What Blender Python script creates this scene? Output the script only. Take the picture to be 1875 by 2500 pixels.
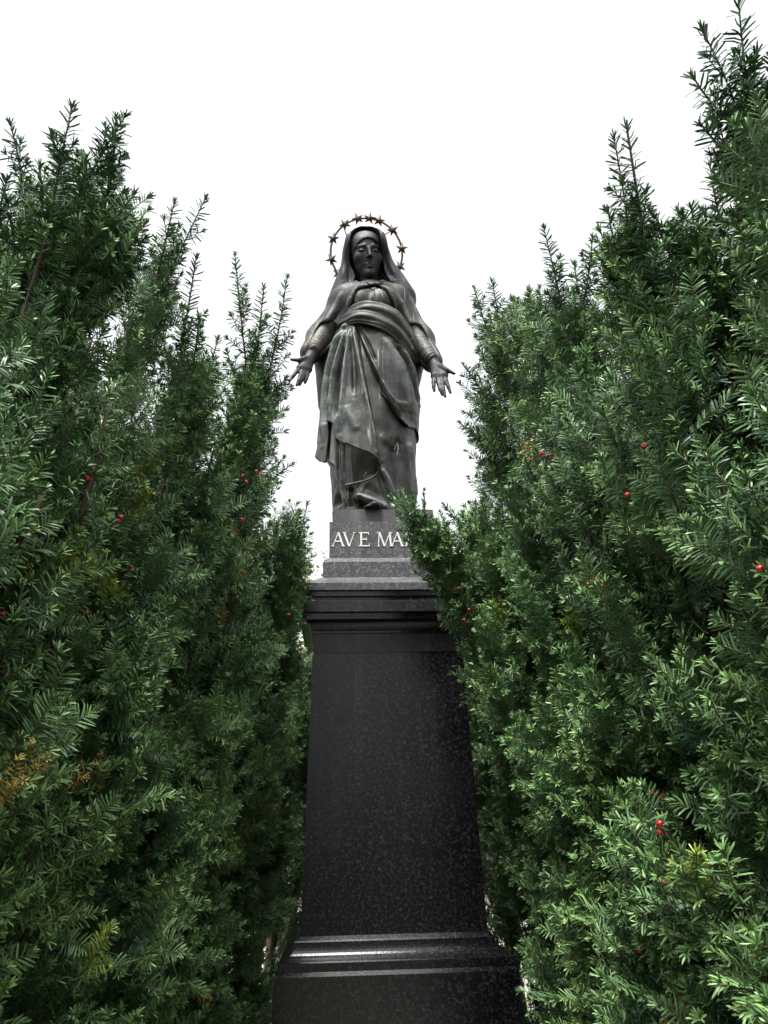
import bpy, bmesh, math, random
import numpy as np
from mathutils import Vector, Matrix, Quaternion

R = math.radians
scene = bpy.context.scene
for o in list(bpy.data.objects):
    bpy.data.objects.remove(o)

# ------------------------------------------------------------------ camera
CAM_POS = np.array([-0.1847, -3.4, 1.5])
PITCH, ROLL, YAW, FOC = R(21.0), R(-1.2235), R(3.3323), 1878.0
_f = np.array([math.sin(YAW) * math.cos(PITCH), math.cos(YAW) * math.cos(PITCH), math.sin(PITCH)])
_r0 = np.array([math.cos(YAW), -math.sin(YAW), 0.0])
_u0 = np.cross(_r0, _f)
_r = math.cos(ROLL) * _r0 + math.sin(ROLL) * _u0
_u = -math.sin(ROLL) * _r0 + math.cos(ROLL) * _u0
cam_data = bpy.data.cameras.new('camera')
cam = bpy.data.objects.new('camera', cam_data)
scene.collection.objects.link(cam)
M = Matrix.Identity(4)
for i in range(3):
    M[i][0], M[i][1], M[i][2], M[i][3] = _r[i], _u[i], -_f[i], CAM_POS[i]
cam.matrix_world = M
cam_data.sensor_fit = 'VERTICAL'
cam_data.sensor_height = 36.0
cam_data.lens = 36.0 * FOC / 2500.0
cam_data.clip_start = 0.02
cam_data.clip_end = 500.0
scene.camera = cam

# ------------------------------------------------------------------ overcast sky and soft sun
world = bpy.data.worlds.new('World')
scene.world = world
world.use_nodes = True
wn = world.node_tree
wn.nodes.clear()
sky = wn.nodes.new('ShaderNodeTexSky')
sky.sky_type = 'NISHITA'
sky.sun_disc = False
sky.sun_elevation = R(70)
sky.sun_rotation = R(205)
sky.air_density = 1.0
sky.dust_density = 4.0
hsv = wn.nodes.new('ShaderNodeHueSaturation')
hsv.inputs['Saturation'].default_value = 0.10
bg = wn.nodes.new('ShaderNodeBackground')
bg.inputs['Strength'].default_value = 0.112
wo = wn.nodes.new('ShaderNodeOutputWorld')
wn.links.new(sky.outputs[0], hsv.inputs['Color'])
wn.links.new(hsv.outputs[0], bg.inputs['Color'])
wn.links.new(bg.outputs[0], wo.inputs['Surface'])
sun_data = bpy.data.lights.new('sun', 'SUN')
sun_data.energy = 1.5
sun_data.angle = R(20)
sun_data.color = (1.0, 0.98, 0.95)
sun = bpy.data.objects.new('sun', sun_data)
scene.collection.objects.link(sun)
_sd = Vector((math.sin(R(205)) * math.cos(R(70)), math.cos(R(205)) * math.cos(R(70)), math.sin(R(70))))
sun.rotation_euler = (-_sd).to_track_quat('-Z', 'Y').to_euler()

vs = scene.view_settings
vs.view_transform = 'Standard'
vs.look = 'None'
vs.gamma = 1.0
vs.use_curve_mapping = False
vs.exposure = 2.0
cy = scene.cycles
cy.max_bounces = 5
cy.diffuse_bounces = 2
cy.glossy_bounces = 2
cy.transmission_bounces = 2
cy.transparent_max_bounces = 2
cy.caustics_reflective = False
cy.caustics_refractive = False


def at(px, py, Y):
    """photo pixel -> world point on the upright plane at depth Y"""
    d = _f + (px - 937.5) / FOC * _r - (py - 1250.0) / FOC * _u
    return CAM_POS + d * ((Y - CAM_POS[1]) / d[1])


# ------------------------------------------------------------------ small helpers
COL = scene.collection


def link(o):
    COL.objects.link(o)
    return o


def tag(o, label=None, cat=None, group=None, kind=None):
    if label:
        o['label'] = label
    if cat:
        o['category'] = cat
    if group:
        o['group'] = group
    if kind:
        o['kind'] = kind
    return o


def empty(name, loc=(0, 0, 0)):
    o = bpy.data.objects.new(name, None)
    o.location = loc
    o.empty_display_size = 0.1
    return link(o)


def mesh_np(name, verts, faces, smooth=False):
    """verts (n,3); faces: list of arrays, each (m,k)"""
    me = bpy.data.meshes.new(name)
    if not isinstance(faces, list):
        faces = [faces]
    faces = [np.asarray(f, dtype=np.int32) for f in faces if len(f)]
    verts = np.asarray(verts, dtype=np.float32)
    nl = sum(f.size for f in faces)
    nf = sum(len(f) for f in faces)
    me.vertices.add(len(verts))
    me.vertices.foreach_set('co', verts.ravel())
    me.loops.add(nl)
    me.loops.foreach_set('vertex_index', np.concatenate([f.ravel() for f in faces]))
    me.polygons.add(nf)
    starts, c = [], 0
    for f in faces:
        starts.append(c + np.arange(len(f)) * f.shape[1])
        c += f.size
    me.polygons.foreach_set('loop_start', np.concatenate(starts).astype(np.int32))
    if smooth:
        me.polygons.foreach_set('use_smooth', np.ones(nf, dtype=bool))
    me.update(calc_edges=True)
    me.validate()
    return me


def put(name, me, mat, parent=None):
    o = bpy.data.objects.new(name, me)
    if mat is not None and not me.materials:
        me.materials.append(mat)
    link(o)
    if parent is not None:
        o.parent = parent
    return o


def bm_obj(name, bm, mat, parent=None, smooth=False):
    me = bpy.data.meshes.new(name)
    bmesh.ops.recalc_face_normals(bm, faces=bm.faces[:])
    bm.to_mesh(me)
    bm.free()
    if smooth:
        for p in me.polygons:
            p.use_smooth = True
    return put(name, me, mat, parent)


class Mat:
    def __init__(self, name):
        self.m = bpy.data.materials.new(name)
        self.m.use_nodes = True
        self.t = self.m.node_tree
        self.b = self.t.nodes['Principled BSDF']

    def n(self, kind, **kw):
        nd = self.t.nodes.new('ShaderNode' + kind)
        for k, v in kw.items():
            if hasattr(nd, k):
                setattr(nd, k, v)
            else:
                nd.inputs[k.replace('_', ' ')].default_value = v
        return nd

    def l(self, a, b):
        self.t.links.new(a, b)

    def ramp(self, src, stops, interp='LINEAR'):
        nd = self.n('ValToRGB')
        cr = nd.color_ramp
        cr.interpolation = interp
        while len(cr.elements) < len(stops):
            cr.elements.new(0.5)
        for e, (p, c) in zip(cr.elements, stops):
            e.position = p
            if not isinstance(c, (tuple, list)):
                c = (c, c, c)
            e.color = (c[0], c[1], c[2], 1)
        if src is not None:
            self.l(src, nd.inputs[0])
        return nd.outputs[0]

    def mix(self, fac, a, b, mode='MIX'):
        nd = self.n('MixRGB', blend_type=mode)
        for i, v in enumerate((fac, a, b)):
            if hasattr(v, 'links'):
                self.l(v, nd.inputs[i])
            elif isinstance(v, (int, float)):
                nd.inputs[i].default_value = v if i == 0 else (v, v, v, 1)
            else:
                nd.inputs[i].default_value = (v[0], v[1], v[2], 1)
        return nd.outputs[0]

    def math(self, op, a, b=0.0, c=0.0):
        nd = self.n('Math', operation=op)
        for i, v in enumerate((a, b, c)):
            if hasattr(v, 'links'):
                self.l(v, nd.inputs[i])
            else:
                nd.inputs[i].default_value = v
        return nd.outputs[0]

    def pos(self, scale=(1, 1, 1)):
        g = self.n('NewGeometry')
        mp = self.n('Mapping')
        mp.inputs['Scale'].default_value = scale
        self.l(g.outputs['Position'], mp.inputs['Vector'])
        return mp.outputs[0]

    def noise(self, vec, scale, detail=4, rough=0.6):
        nd = self.n('TexNoise', Scale=scale, Detail=detail, Roughness=rough)
        self.l(vec, nd.inputs['Vector'])
        return nd.outputs['Fac']

    def bump(self, h, strength, dist=0.01):
        nd = self.n('Bump', Strength=strength, Distance=dist)
        self.l(h, nd.inputs['Height'])
        self.l(nd.outputs[0], self.b.inputs['Normal'])

    def base(self, v):
        if hasattr(v, 'links'):
            self.l(v, self.b.inputs['Base Color'])
        else:
            self.b.inputs['Base Color'].default_value = (v[0], v[1], v[2], 1)

    def rough(self, v):
        if hasattr(v, 'links'):
            self.l(v, self.b.inputs['Roughness'])
        else:
            self.b.inputs['Roughness'].default_value = v
# ------------------------------------------------------------------ granite
def granite(name, dark, fleck, fleck_amt, rough, streak, spots=0.0):
    m = Mat(name)
    p = m.pos()
    big = m.noise(p, 3.5, 3)
    v = m.n('TexVoronoi', Scale=470.0)
    m.l(p, v.inputs['Vector'])
    sep = m.n('SeparateColor')
    m.l(v.outputs['Color'], sep.inputs[0])
    n1 = m.noise(p, 85.0, 4, 0.7)
    pick = m.math('MULTIPLY', sep.outputs[0], m.ramp(n1, [(0.40, 0.25), (0.62, 1.0)]))
    fl = m.ramp(pick, [(0.0, dark), (fleck_amt, [c * 1.4 for c in dark]), (fleck_amt + 0.16, fleck), (1.0, [min(1, c * 1.9) for c in fleck])])
    tint = m.mix(m.ramp(big, [(0.40, 0.0), (0.66, 0.55)]), fl, m.mix(0.5, fl, (0.010, 0.008, 0.010)))
    # rain streaks: noise pulled out along Z
    st = m.noise(m.pos((24, 24, 0.9)), 1.0, 5, 0.65)
    tint = m.mix(m.ramp(st, [(0.52, 0.0), (0.74, streak)]), tint, (0.15, 0.14, 0.13))
    st2 = m.noise(m.pos((17, 17, 1.6)), 1.7, 3, 0.5)
    tint = m.mix(m.ramp(st2, [(0.54, 0.0), (0.70, 0.45)]), tint, m.mix(0.6, tint, (0.004, 0.005, 0.005)))
    if spots:
        wsp = m.noise(p, 34.0, 5, 0.75)
        tint = m.mix(m.ramp(wsp, [(0.66 - spots, 0.0), (0.70 - spots, 0.8)]), tint, (0.52, 0.51, 0.47))
    m.base(tint)
    m.rough(m.ramp(n1, [(0.3, rough * 0.75), (0.75, rough * 1.5)]))
    m.b.inputs['Specular IOR Level'].default_value = 0.32
    m.bump(m.math('ADD', n1, m.math('MULTIPLY', big, 2.0)), 0.12, 0.004)
    return m.m


G_POL = granite('polished_granite', (0.0026, 0.0028, 0.0036), (0.024, 0.024, 0.029), 0.48, 0.15, 0.05)
G_NECK = granite('rough_granite', (0.004, 0.004, 0.005), (0.028, 0.028, 0.031), 0.48, 0.34, 0.12)
G_TOP = granite('weathered_granite', (0.034, 0.035, 0.037), (0.115, 0.116, 0.118), 0.42, 0.50, 0.30)
G_WASH = granite('stained_granite', (0.036, 0.036, 0.037), (0.14, 0.14, 0.135), 0.38, 0.34, 0.35, 0.045)


def square_lathe(name, prof, mat, parent, cx=0.0, bev=0.0025, cap=True):
    """a square-plan block with the given (half width, z) profile, bottom to top"""
    bm = bmesh.new()
    rings = []
    for h, z in prof:
        rings.append([bm.verts.new((cx + sx * h, sy * h, z)) for sx, sy in ((-1, -1), (1, -1), (1, 1), (-1, 1))])
    for a, b in zip(rings, rings[1:]):
        for i in range(4):
            bm.faces.new((a[i], a[(i + 1) % 4], b[(i + 1) % 4], b[i]))
    bm.faces.new(rings[0][::-1])
    bm.faces.new(rings[-1])
    if bev:
        es = []
        for e in bm.edges:
            if len(e.link_faces) == 2:
                try:
                    if e.calc_face_angle() > R(25):
                        es.append(e)
                except ValueError:
                    pass
        bmesh.ops.bevel(bm, geom=es, offset=bev, segments=2, affect='EDGES', clamp_overlap=True)
    return bm_obj(name, bm, mat, parent)


ped = tag(empty('granite_pedestal'), 'tall tapering dark granite pedestal with stepped top inscribed in white capitals', 'pedestal')
square_lathe('foundation_step', [(0.56, 0.0), (0.56, 0.17), (0.545, 0.185)], G_POL, ped)
square_lathe('base_block', [(0.417, 0.186), (0.417, 0.972), (0.404, 0.9835)], G_POL, ped)
cav = [(0.4035, 0.984), (0.4035, 1.010), (0.398, 1.0135)]
for i in range(0, 9):
    a = R(90 * i / 8)
    cav.append((0.396 - 0.044 * math.sin(a), 1.0145 + 0.042 * (1 - math.cos(a))))
cav += [(0.352, 1.066), (0.349, 1.0705), (0.336, 1.082)]
square_lathe('base_moulding', cav, G_POL, ped, bev=0.0015)
square_lathe('shaft', [(0.332, 1.0822), (0.3037, 2.0747)], G_POL, ped)
square_lathe('joint', [(0.2985, 2.0749), (0.2985, 2.0868)], G_POL, ped, bev=0)
square_lathe('necking', [(0.3010, 2.087), (0.2990, 2.163)], G_NECK, ped)
bed = [(0.304, 2.1632), (0.304, 2.172)]
for i in range(0, 8):
    a = R(90 * i / 7)
    bed.append((0.308 + 0.034 * (1 - math.cos(a)), 2.174 + 0.036 * math.sin(a)))
bed += [(0.350, 2.211), (0.350, 2.238)]
square_lathe('bed_moulding', bed, G_POL, ped, bev=0.001)
square_lathe('fascia', [(0.3655, 2.2385), (0.3655, 2.283), (0.360, 2.286)], G_NECK, ped)
square_lathe('cornice_band', [(0.338, 2.2862), (0.338, 2.303), (0.349, 2.307), (0.349, 2.316), (0.333, 2.320), (0.333, 2.3335)], G_POL, ped, bev=0.001)
square_lathe('cornice_slab', [(0.3455, 2.3337), (0.3455, 2.3637)], G_TOP, ped)
square_lathe('weathering_slope', [(0.3445, 2.3639), (0.2695, 2.4085)], G_WASH, ped, bev=0.001)
square_lathe('step_block', [(0.2665, 2.4087), (0.2665, 2.478), (0.2435, 2.5018)], G_TOP, ped)
insc = square_lathe('inscription_block', [(0.2407, 2.502), (0.2407, 2.6695)], G_TOP, ped)

G_PLI = granite('plain_granite', (0.040, 0.039, 0.038), (0.062, 0.061, 0.060), 0.40, 0.55, 0.45)
square_lathe('top_plinth', [(0.2192, 2.6697), (0.2192, 2.7349)], G_PLI, ped)

# carved white capitals on the inscription block
mw = Mat('white_lettering')
nw = mw.noise(mw.pos(), 60, 4)
mw.base(mw.ramp(nw, [(0.3, (0.40, 0.39, 0.36)), (0.6, (0.60, 0.59, 0.55))]))
mw.rough(0.6)
TH, TN, SF = 0.125, 0.060, 0.050      # thick stroke, thin stroke, serif height, in letter heights


def quad(x0, x1, y0, x2, x3, y1):
    return [(x0, y0), (x1, y0), (x3, y1), (x2, y1)]


def serif(x, y, w, up):
    s = SF if up else -SF
    return [(x - w / 2, y), (x + w / 2, y), (x + w / 4, y + s), (x - w / 4, y + s)]


LET = {
    'A': (1.00, [quad(0.10, 0.10 + TN, 0, 0.50, 0.50 + TN, 1), quad(0.80, 0.80 + TH, 0, 0.46, 0.46 + TH, 1), quad(0.24, 0.78, 0.33, 0.26, 0.76, 0.40),
                 serif(0.13, 0, 0.26, True), serif(0.87, 0, 0.30, True)]),
    'V': (1.00, [quad(0.44, 0.44 + TH, 0, 0.08, 0.08 + TH, 1), quad(0.47, 0.47 + TN, 0, 0.82, 0.82 + TN, 1), serif(0.15, 1, 0.30, False), serif(0.85, 1, 0.26, False)]),
    'E': (0.86, [quad(0.16, 0.16 + TH, 0, 0.16, 0.16 + TH, 1), quad(0.06, 0.78, 0, 0.06, 0.76, 0.075), quad(0.06, 0.74, 0.925, 0.06, 0.76, 1),
                 quad(0.2, 0.62, 0.47, 0.2, 0.62, 0.54), quad(0.73, 0.80, 0, 0.78, 0.82, 0.20), quad(0.74, 0.78, 0.80, 0.70, 0.76, 1), quad(0.58, 0.62, 0.41, 0.58, 0.62, 0.60)]),
    'M': (1.18, [quad(0.10, 0.10 + TN, 0, 0.17, 0.17 + TN, 1), quad(0.50, 0.50 + TH, 0, 0.15, 0.15 + TH, 1), quad(0.53, 0.53 + TN, 0, 0.93, 0.93 + TN, 1),
                 quad(0.94, 0.94 + TH, 0, 0.88, 0.88 + TH, 1), serif(0.13, 0, 0.24, True), serif(1.02, 0, 0.30, True), quad(0.06, 0.26, 0.94, 0.06, 0.26, 1), quad(0.92, 1.12, 0.94, 0.92, 1.12, 1)]),
    'I': (0.44, [quad(0.15, 0.15 + TH, 0, 0.15, 0.15 + TH, 1), serif(0.225, 0, 0.34, True), serif(0.225, 1, 0.34, False)]),
    'R': (0.92, [quad(0.14, 0.14 + TH, 0, 0.14, 0.14 + TH, 1), serif(0.215, 0, 0.34, True), serif(0.12, 1, 0.20, False),
                 quad(0.72, 0.72 + TH, 0, 0.34, 0.34 + TH, 0.48), serif(0.84, 0, 0.26, True)]),
}
_bowl = []
for i in range(12):
    a0, a1 = R(90 - 15 * i), R(90 - 15 * (i + 1))
    ro, ri = (0.27, 0.29), (0.16, 0.215)
    _bowl.append([(0.40 + ro[0] * math.cos(a0), 0.71 + ro[1] * math.sin(a0)), (0.40 + ro[0] * math.cos(a1), 0.71 + ro[1] * math.sin(a1)),
                  (0.40 + ri[0] * math.cos(a1), 0.71 + ri[1] * math.sin(a1)), (0.40 + ri[0] * math.cos(a0), 0.71 + ri[1] * math.sin(a0))])
LET['R'][1].extend(_bowl)
LET['R'][1].append(quad(0.2, 0.41, 0.925, 0.2, 0.41, 1))
LET['R'][1].append(quad(0.2, 0.41, 0.42, 0.2, 0.41, 0.495))


def letter(ch, x0, z0, h, wfac):
    bm = bmesh.new()
    yf = -0.2407
    for k, poly in enumerate(LET[ch][1]):
        d = 0.0022 + 0.00015 * k
        fr = [bm.verts.new((x0 + u * h * wfac, yf - d, z0 + v * h)) for u, v in poly]
        bk = [bm.verts.new((x0 + u * h * wfac, yf + 0.002, z0 + v * h)) for u, v in poly]
        bm.faces.new(fr)
        bm.faces.new(bk[::-1])
        for i in range(4):
            j = (i + 1) % 4
            bm.faces.new((fr[i], bk[i], bk[j], fr[j]))
    bm_obj('letter', bm, mw.m, insc)


_zt, _zb = at(800, 1299.5, -0.243)[2], at(800, 1334.0, -0.243)[2]
_h = _zt - _zb
for ch, px in (('A', 807.5), ('V', 835), ('E', 874), ('M', 919), ('A', 952), ('R', 985.5), ('I', 1012), ('A', 1026)):
    letter(ch, at(px, 1320, -0.243)[0], _zb, _h, 0.97)
# ------------------------------------------------------------------ statue: signed distance helpers
def surface_nets(f, lo, hi, h):
    ax = [np.arange(lo[i], hi[i] + h, h, dtype=np.float32) for i in range(3)]
    X, Y, Z = np.meshgrid(*ax, indexing='ij')
    D = f(X, Y, Z).astype(np.float32)
    S = D < 0
    n = D.shape
    cs = [slice(0, -1), slice(1, None)]
    cnt = np.zeros((n[0] - 1, n[1] - 1, n[2] - 1), np.int16)
    for a in (0, 1):
        for b in (0, 1):
            for c in (0, 1):
                cnt += S[cs[a], cs[b], cs[c]]
    act = (cnt > 0) & (cnt < 8)
    idx = -np.ones(act.shape, np.int64)
    ii, jj, kk = np.nonzero(act)
    idx[ii, jj, kk] = np.arange(len(ii))
    acc = np.zeros((len(ii), 3))
    num = np.zeros(len(ii))
    for axis in range(3):
        for p in (0, 1):
            for q in (0, 1):
                off0 = [0, 0, 0]
                others = [t for t in range(3) if t != axis]
                off0[others[0]], off0[others[1]] = p, q
                off1 = list(off0)
                off1[axis] = 1
                d0 = D[ii + off0[0], jj + off0[1], kk + off0[2]]
                d1 = D[ii + off1[0], jj + off1[1], kk + off1[2]]
                m = (d0 < 0) != (d1 < 0)
                t = np.where(m, d0 / np.where(m, d0 - d1, 1), 0)
                for k in range(3):
                    acc[:, k] += np.where(m, off0[k] + (t if k == axis else 0), 0)
                num += m
    V = acc / num[:, None]
    V = np.stack([ax[0][ii], ax[1][jj], ax[2][kk]], 1) + V * h
    faces = []
    for axis in range(3):
        a, b = [t for t in range(3) if t != axis]
        s0 = [slice(None)] * 3
        s1 = [slice(None)] * 3
        s0[axis], s1[axis] = slice(0, -1), slice(1, None)
        ch = S[tuple(s0)] != S[tuple(s1)]
        inside = S[tuple(s0)]
        e = np.stack(np.nonzero(ch), 1)
        ok = (e[:, a] > 0) & (e[:, b] > 0) & (e[:, a] < n[a] - 1) & (e[:, b] < n[b] - 1)
        e = e[ok]
        fl = inside[tuple(e.T)]

        def cell(da, db):
            c = e.copy()
            c[:, a] -= da
            c[:, b] -= db
            return idx[tuple(c.T)]
        q = np.stack([cell(1, 1), cell(0, 1), cell(0, 0), cell(1, 0)], 1)
        flip = fl if axis != 1 else ~fl
        q[~flip] = q[~flip][:, ::-1]
        faces.append(q)
    return V, np.concatenate(faces)


def smin(a, b, k):
    h = np.clip(0.5 + 0.5 * (b - a) / k, 0, 1)
    return b + (a - b) * h - k * h * (1 - h)


def smax(a, b, k):
    return -smin(-a, -b, k)


def rcone(X, Y, Z, a, b, ra, rb):
    ab = [b[i] - a[i] for i in range(3)]
    L = sum(c * c for c in ab)
    t = np.clip(((X - a[0]) * ab[0] + (Y - a[1]) * ab[1] + (Z - a[2]) * ab[2]) / L, 0, 1)
    return np.sqrt((X - a[0] - t * ab[0]) ** 2 + (Y - a[1] - t * ab[1]) ** 2 + (Z - a[2] - t * ab[2]) ** 2) - (ra + t * (rb - ra))


def ell(X, Y, Z, c, r):
    k0 = np.sqrt(((X - c[0]) / r[0]) ** 2 + ((Y - c[1]) / r[1]) ** 2 + ((Z - c[2]) / r[2]) ** 2)
    k1 = np.sqrt(((X - c[0]) / r[0] ** 2) ** 2 + ((Y - c[1]) / r[1] ** 2) ** 2 + ((Z - c[2]) / r[2] ** 2) ** 2)
    return k0 * (k0 - 1.0) / np.maximum(k1, 1e-6)


def poly2d(U, V, pts):
    """signed distance to a closed polygon in the plane, negative inside"""
    d = np.full(U.shape, 1e9, np.float32)
    s = np.ones(U.shape, np.float32)
    n = len(pts)
    for i in range(n):
        ax_, ay = pts[i]
        bx, by = pts[i - 1]
        ex, ey = bx - ax_, by - ay
        wx, wy = U - ax_, V - ay
        t = np.clip((wx * ex + wy * ey) / (ex * ex + ey * ey + 1e-12), 0, 1)
        d = np.minimum(d, (wx - ex * t) ** 2 + (wy - ey * t) ** 2)
        c1 = V >= ay
        c2 = V < by
        c3 = ex * wy > ey * wx
        s = np.where((c1 & c2 & c3) | (~c1 & ~c2 & ~c3), -s, s)
    return s * np.sqrt(d)


def ridge_field(x, z, ridges):
    """sum of cloth ridges; each (points, amplitude, width on its left, width on its right)"""
    out = np.zeros_like(x)
    for pts, amp, w0, w1 in ridges:
        pts = np.asarray(pts)
        best = np.full(x.shape, 1e9)
        side = np.zeros(x.shape)
        tt = np.zeros(x.shape)
        seg = np.linalg.norm(np.diff(pts, axis=0), axis=1)
        tot, run = seg.sum(), 0.0
        for i in range(len(pts) - 1):
            a, e = pts[i], pts[i + 1] - pts[i]
            t = np.clip(((x - a[0]) * e[0] + (z - a[1]) * e[1]) / (e @ e + 1e-12), 0, 1)
            dx, dz = x - a[0] - t * e[0], z - a[1] - t * e[1]
            d = np.hypot(dx, dz)
            m = d < best
            best = np.where(m, d, best)
            side = np.where(m, e[0] * dz - e[1] * dx, side)
            tt = np.where(m, (run + t * seg[i]) / tot, tt)
            run += seg[i]
        w = np.where(side > 0, w1, w0)
        env = np.clip(tt / 0.12, 0.35, 1) * np.clip((1 - tt) / 0.15, 0.2, 1)
        out += amp * env * np.exp(-(best / w) ** 2)
    return out


def vnoise(P, s, seed=0):
    """cheap smooth pseudo noise in -1..1 from sums of sines"""
    rs = np.random.RandomState(seed)
    o = np.zeros(len(P))
    for k in range(6):
        d = rs.normal(size=3)
        d /= np.linalg.norm(d)
        o += np.sin(P @ d * s * rs.uniform(0.6, 1.6) * 2 * math.pi + rs.uniform(0, 6.28))
    return o / 3.0


def vnormals(V, F):
    a, b, c = V[F[:, 0]], V[F[:, 1]], V[F[:, 2]]
    n = np.cross(b - a, c - a)
    if F.shape[1] == 4:
        n += np.cross(c - a, V[F[:, 3]] - a)
    N = np.zeros_like(V)
    for k in range(F.shape[1]):
        np.add.at(N, F[:, k], n)
    return N / np.maximum(np.linalg.norm(N, axis=1), 1e-9)[:, None]


def z1(u, v):
    return 660 + u / 3.318, 480 + v / 3.318


def z2(u, v):
    return 660 + u / 3.318, 850 + v / 3.318


def tr1(pts, Y):
    return [tuple(at(*z1(u, v), Y)[[0, 2]]) for u, v in pts]


def p1(u, v, Y):
    return tuple(at(*z1(u, v), Y))


# ------------------------------------------------------------------ bronze
def bronze(name, dark, mid, pale, stain=1.0):
    m = Mat(name)
    p = m.pos()
    n1 = m.noise(p, 9.0, 6, 0.65)
    st = m.noise(m.pos((30, 30, 3.2)), 1.0, 5, 0.6)
    n3 = m.noise(m.pos((14, 14, 4)), 1.0, 6, 0.7)
    base = m.ramp(n1, [(0.32, dark), (0.48, mid), (0.66, pale)])
    base = m.mix(m.ramp(st, [(0.44, 0.0), (0.62, 0.9)]), base, dark)
    base = m.mix(m.ramp(n3, [(0.50, 0.0), (0.66, 0.6)]), base, pale)
    big = m.noise(p, 3.2, 3, 0.6)
    base = m.mix(m.ramp(big, [(0.42, 0.0), (0.62, 0.65)]), base, m.mix(0.5, base, [mid[0] * 2.6, mid[1] * 1.7, mid[2] * 1.1]))
    fine = m.noise(p, 120.0, 4, 0.7)
    base = m.mix(m.ramp(fine, [(0.45, 0.0), (0.75, 0.40)]), base, (0.055, 0.045, 0.037))
    g = m.n('NewGeometry')
    sx = m.n('SeparateXYZ')
    m.l(g.outputs['Normal'], sx.inputs[0])
    crust = m.noise(p, 55.0, 5, 0.75)
    blot = m.noise(p, 7.0, 2, 0.5)
    fac = m.math('MULTIPLY', m.ramp(sx.outputs[2], [(0.22, 0.0), (0.55, 1.0)]), m.ramp(crust, [(0.48, 0.0), (0.58, 0.75 * stain)]))
    fac = m.math('MULTIPLY', fac, m.ramp(blot, [(0.43, 0.0), (0.55, 1.0)]))
    base = m.mix(fac, base, (0.17, 0.135, 0.090))
    drip = m.noise(m.pos((46, 46, 1.1)), 1.0, 2, 0.5)
    base = m.mix(m.ramp(drip, [(0.69, 0.0), (0.735, 0.55 * stain)]), base, (0.36, 0.37, 0.30))
    # highlights painted on the fold crests, and white runs, stored per vertex
    aw = m.n('Attribute', attribute_name='crest_highlight')
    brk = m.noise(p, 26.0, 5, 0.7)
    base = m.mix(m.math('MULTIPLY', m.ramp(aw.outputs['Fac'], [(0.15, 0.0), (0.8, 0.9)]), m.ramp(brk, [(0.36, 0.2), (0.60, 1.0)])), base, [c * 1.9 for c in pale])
    as_ = m.n('Attribute', attribute_name='stain')
    base = m.mix(m.math('MULTIPLY', m.ramp(as_.outputs['Fac'], [(0.25, 0.0), (0.7, 0.85)]), m.ramp(brk, [(0.42, 0.15), (0.58, 1.0)])), base, (0.20, 0.21, 0.16))
    m.base(base)
    m.b.inputs['Metallic'].default_value = 0.45
    m.rough(m.ramp(brk, [(0.3, 0.42), (0.7, 0.68)]))
    m.bump(m.math('ADD', m.math('MULTIPLY', crust, 0.5), n3), 0.30, 0.008)
    return m.m


BR = bronze('weathered_bronze', (0.0030, 0.0030, 0.0034), (0.0115, 0.0122, 0.0120), (0.050, 0.057, 0.054))
BR_SKIN = bronze('dark_bronze', (0.003, 0.0036, 0.0055), (0.0065, 0.008, 0.011), (0.016, 0.020, 0.024), 0.10)

BR_DARK = bronze('veil_bronze', (0.003, 0.0036, 0.005), (0.0075, 0.009, 0.0115), (0.022, 0.027, 0.030), 0.5)

statue = tag(empty('statue', (-0.03, 0.0, 2.735)), 'dark bronze statue of a veiled standing woman with open lowered hands and star halo', 'statue')
OFF = np.array([-0.03, 0.0, 2.735])


def part(name, V, F, mat, parent=None, smooth=True, crest_highlight=None, stain=None):
    me = mesh_np(name, np.asarray(V) - OFF, F, smooth)
    for nm, arr in (('crest_highlight', crest_highlight), ('stain', stain)):
        if arr is not None:
            a_ = me.attributes.new(nm, 'FLOAT', 'POINT')
            full = np.zeros(len(me.vertices), np.float32)
            full[:len(arr)] = arr
            a_.data.foreach_set('value', full)
    return put(name, me, mat, parent or statue)


ZB = 2.735

# ---- skirt silhouettes, as (x, z)
_sil_l = [at(*z2(u, v), 0.0)[[0, 2]] for u, v in ((512, 1312), (500, 1200), (490, 1000), (486, 900), (470, 780), (450, 600), (440, 400), (450, 200), (500, 0), (570, -150), (600, -240))]
_sil_r = [at(*z2(u, v), 0.0)[[0, 2]] for u, v in ((1165, 1312), (1165, 1150), (1165, 1000), (1172, 800), (1172, 660), (1168, 500), (1160, 350), (1140, 200), (1110, 50), (1060, -100), (1040, -240))]
_over_l = [at(*z2(u, v), 0.0)[[0, 2]] for u, v in ((384, 880), (395, 780), (402, 600), (410, 420), (415, 300), (440, 130), (500, -40), (555, -160), (590, -240))]
_over_r = [at(*z2(u, v), 0.0)[[0, 2]] for u, v in ((1172, 680), (1190, 600), (1204, 450), (1192, 300), (1180, 150), (1160, 20), (1100, -120), (1050, -240))]


def prof(tab):
    t = sorted([(float(b), float(a)) for a, b in tab])
    zz = [q[0] for q in t]
    xx = [q[1] for q in t]
    return lambda z: np.interp(z, zz, xx)


SL, SR, OL, OR_ = prof(_sil_l), prof(_sil_r), prof(_over_l), prof(_over_r)


def depth_b(z):
    return np.interp(z, [2.73, 2.95, 3.2, 3.5, 3.75, 3.9], [0.190, 0.185, 0.190, 0.180, 0.150, 0.140])


def section(z, over):
    l, r = (OL(z), OR_(z)) if over else (SL(z), SR(z))
    return (l + r) / 2, (r - l) / 2, depth_b(z) + (0.016 if over else 0.0)


def on_skirt(u, v, over):
    px, py = z2(u, v)
    Y = -0.17
    for _ in range(5):
        P = at(px, py, Y)
        c, a, b = section(P[2], over)
        q = min(abs((P[0] - c) / a), 0.98)
        Y = -b * math.sqrt(1 - q * q)
    return P[[0, 2]]


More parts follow.
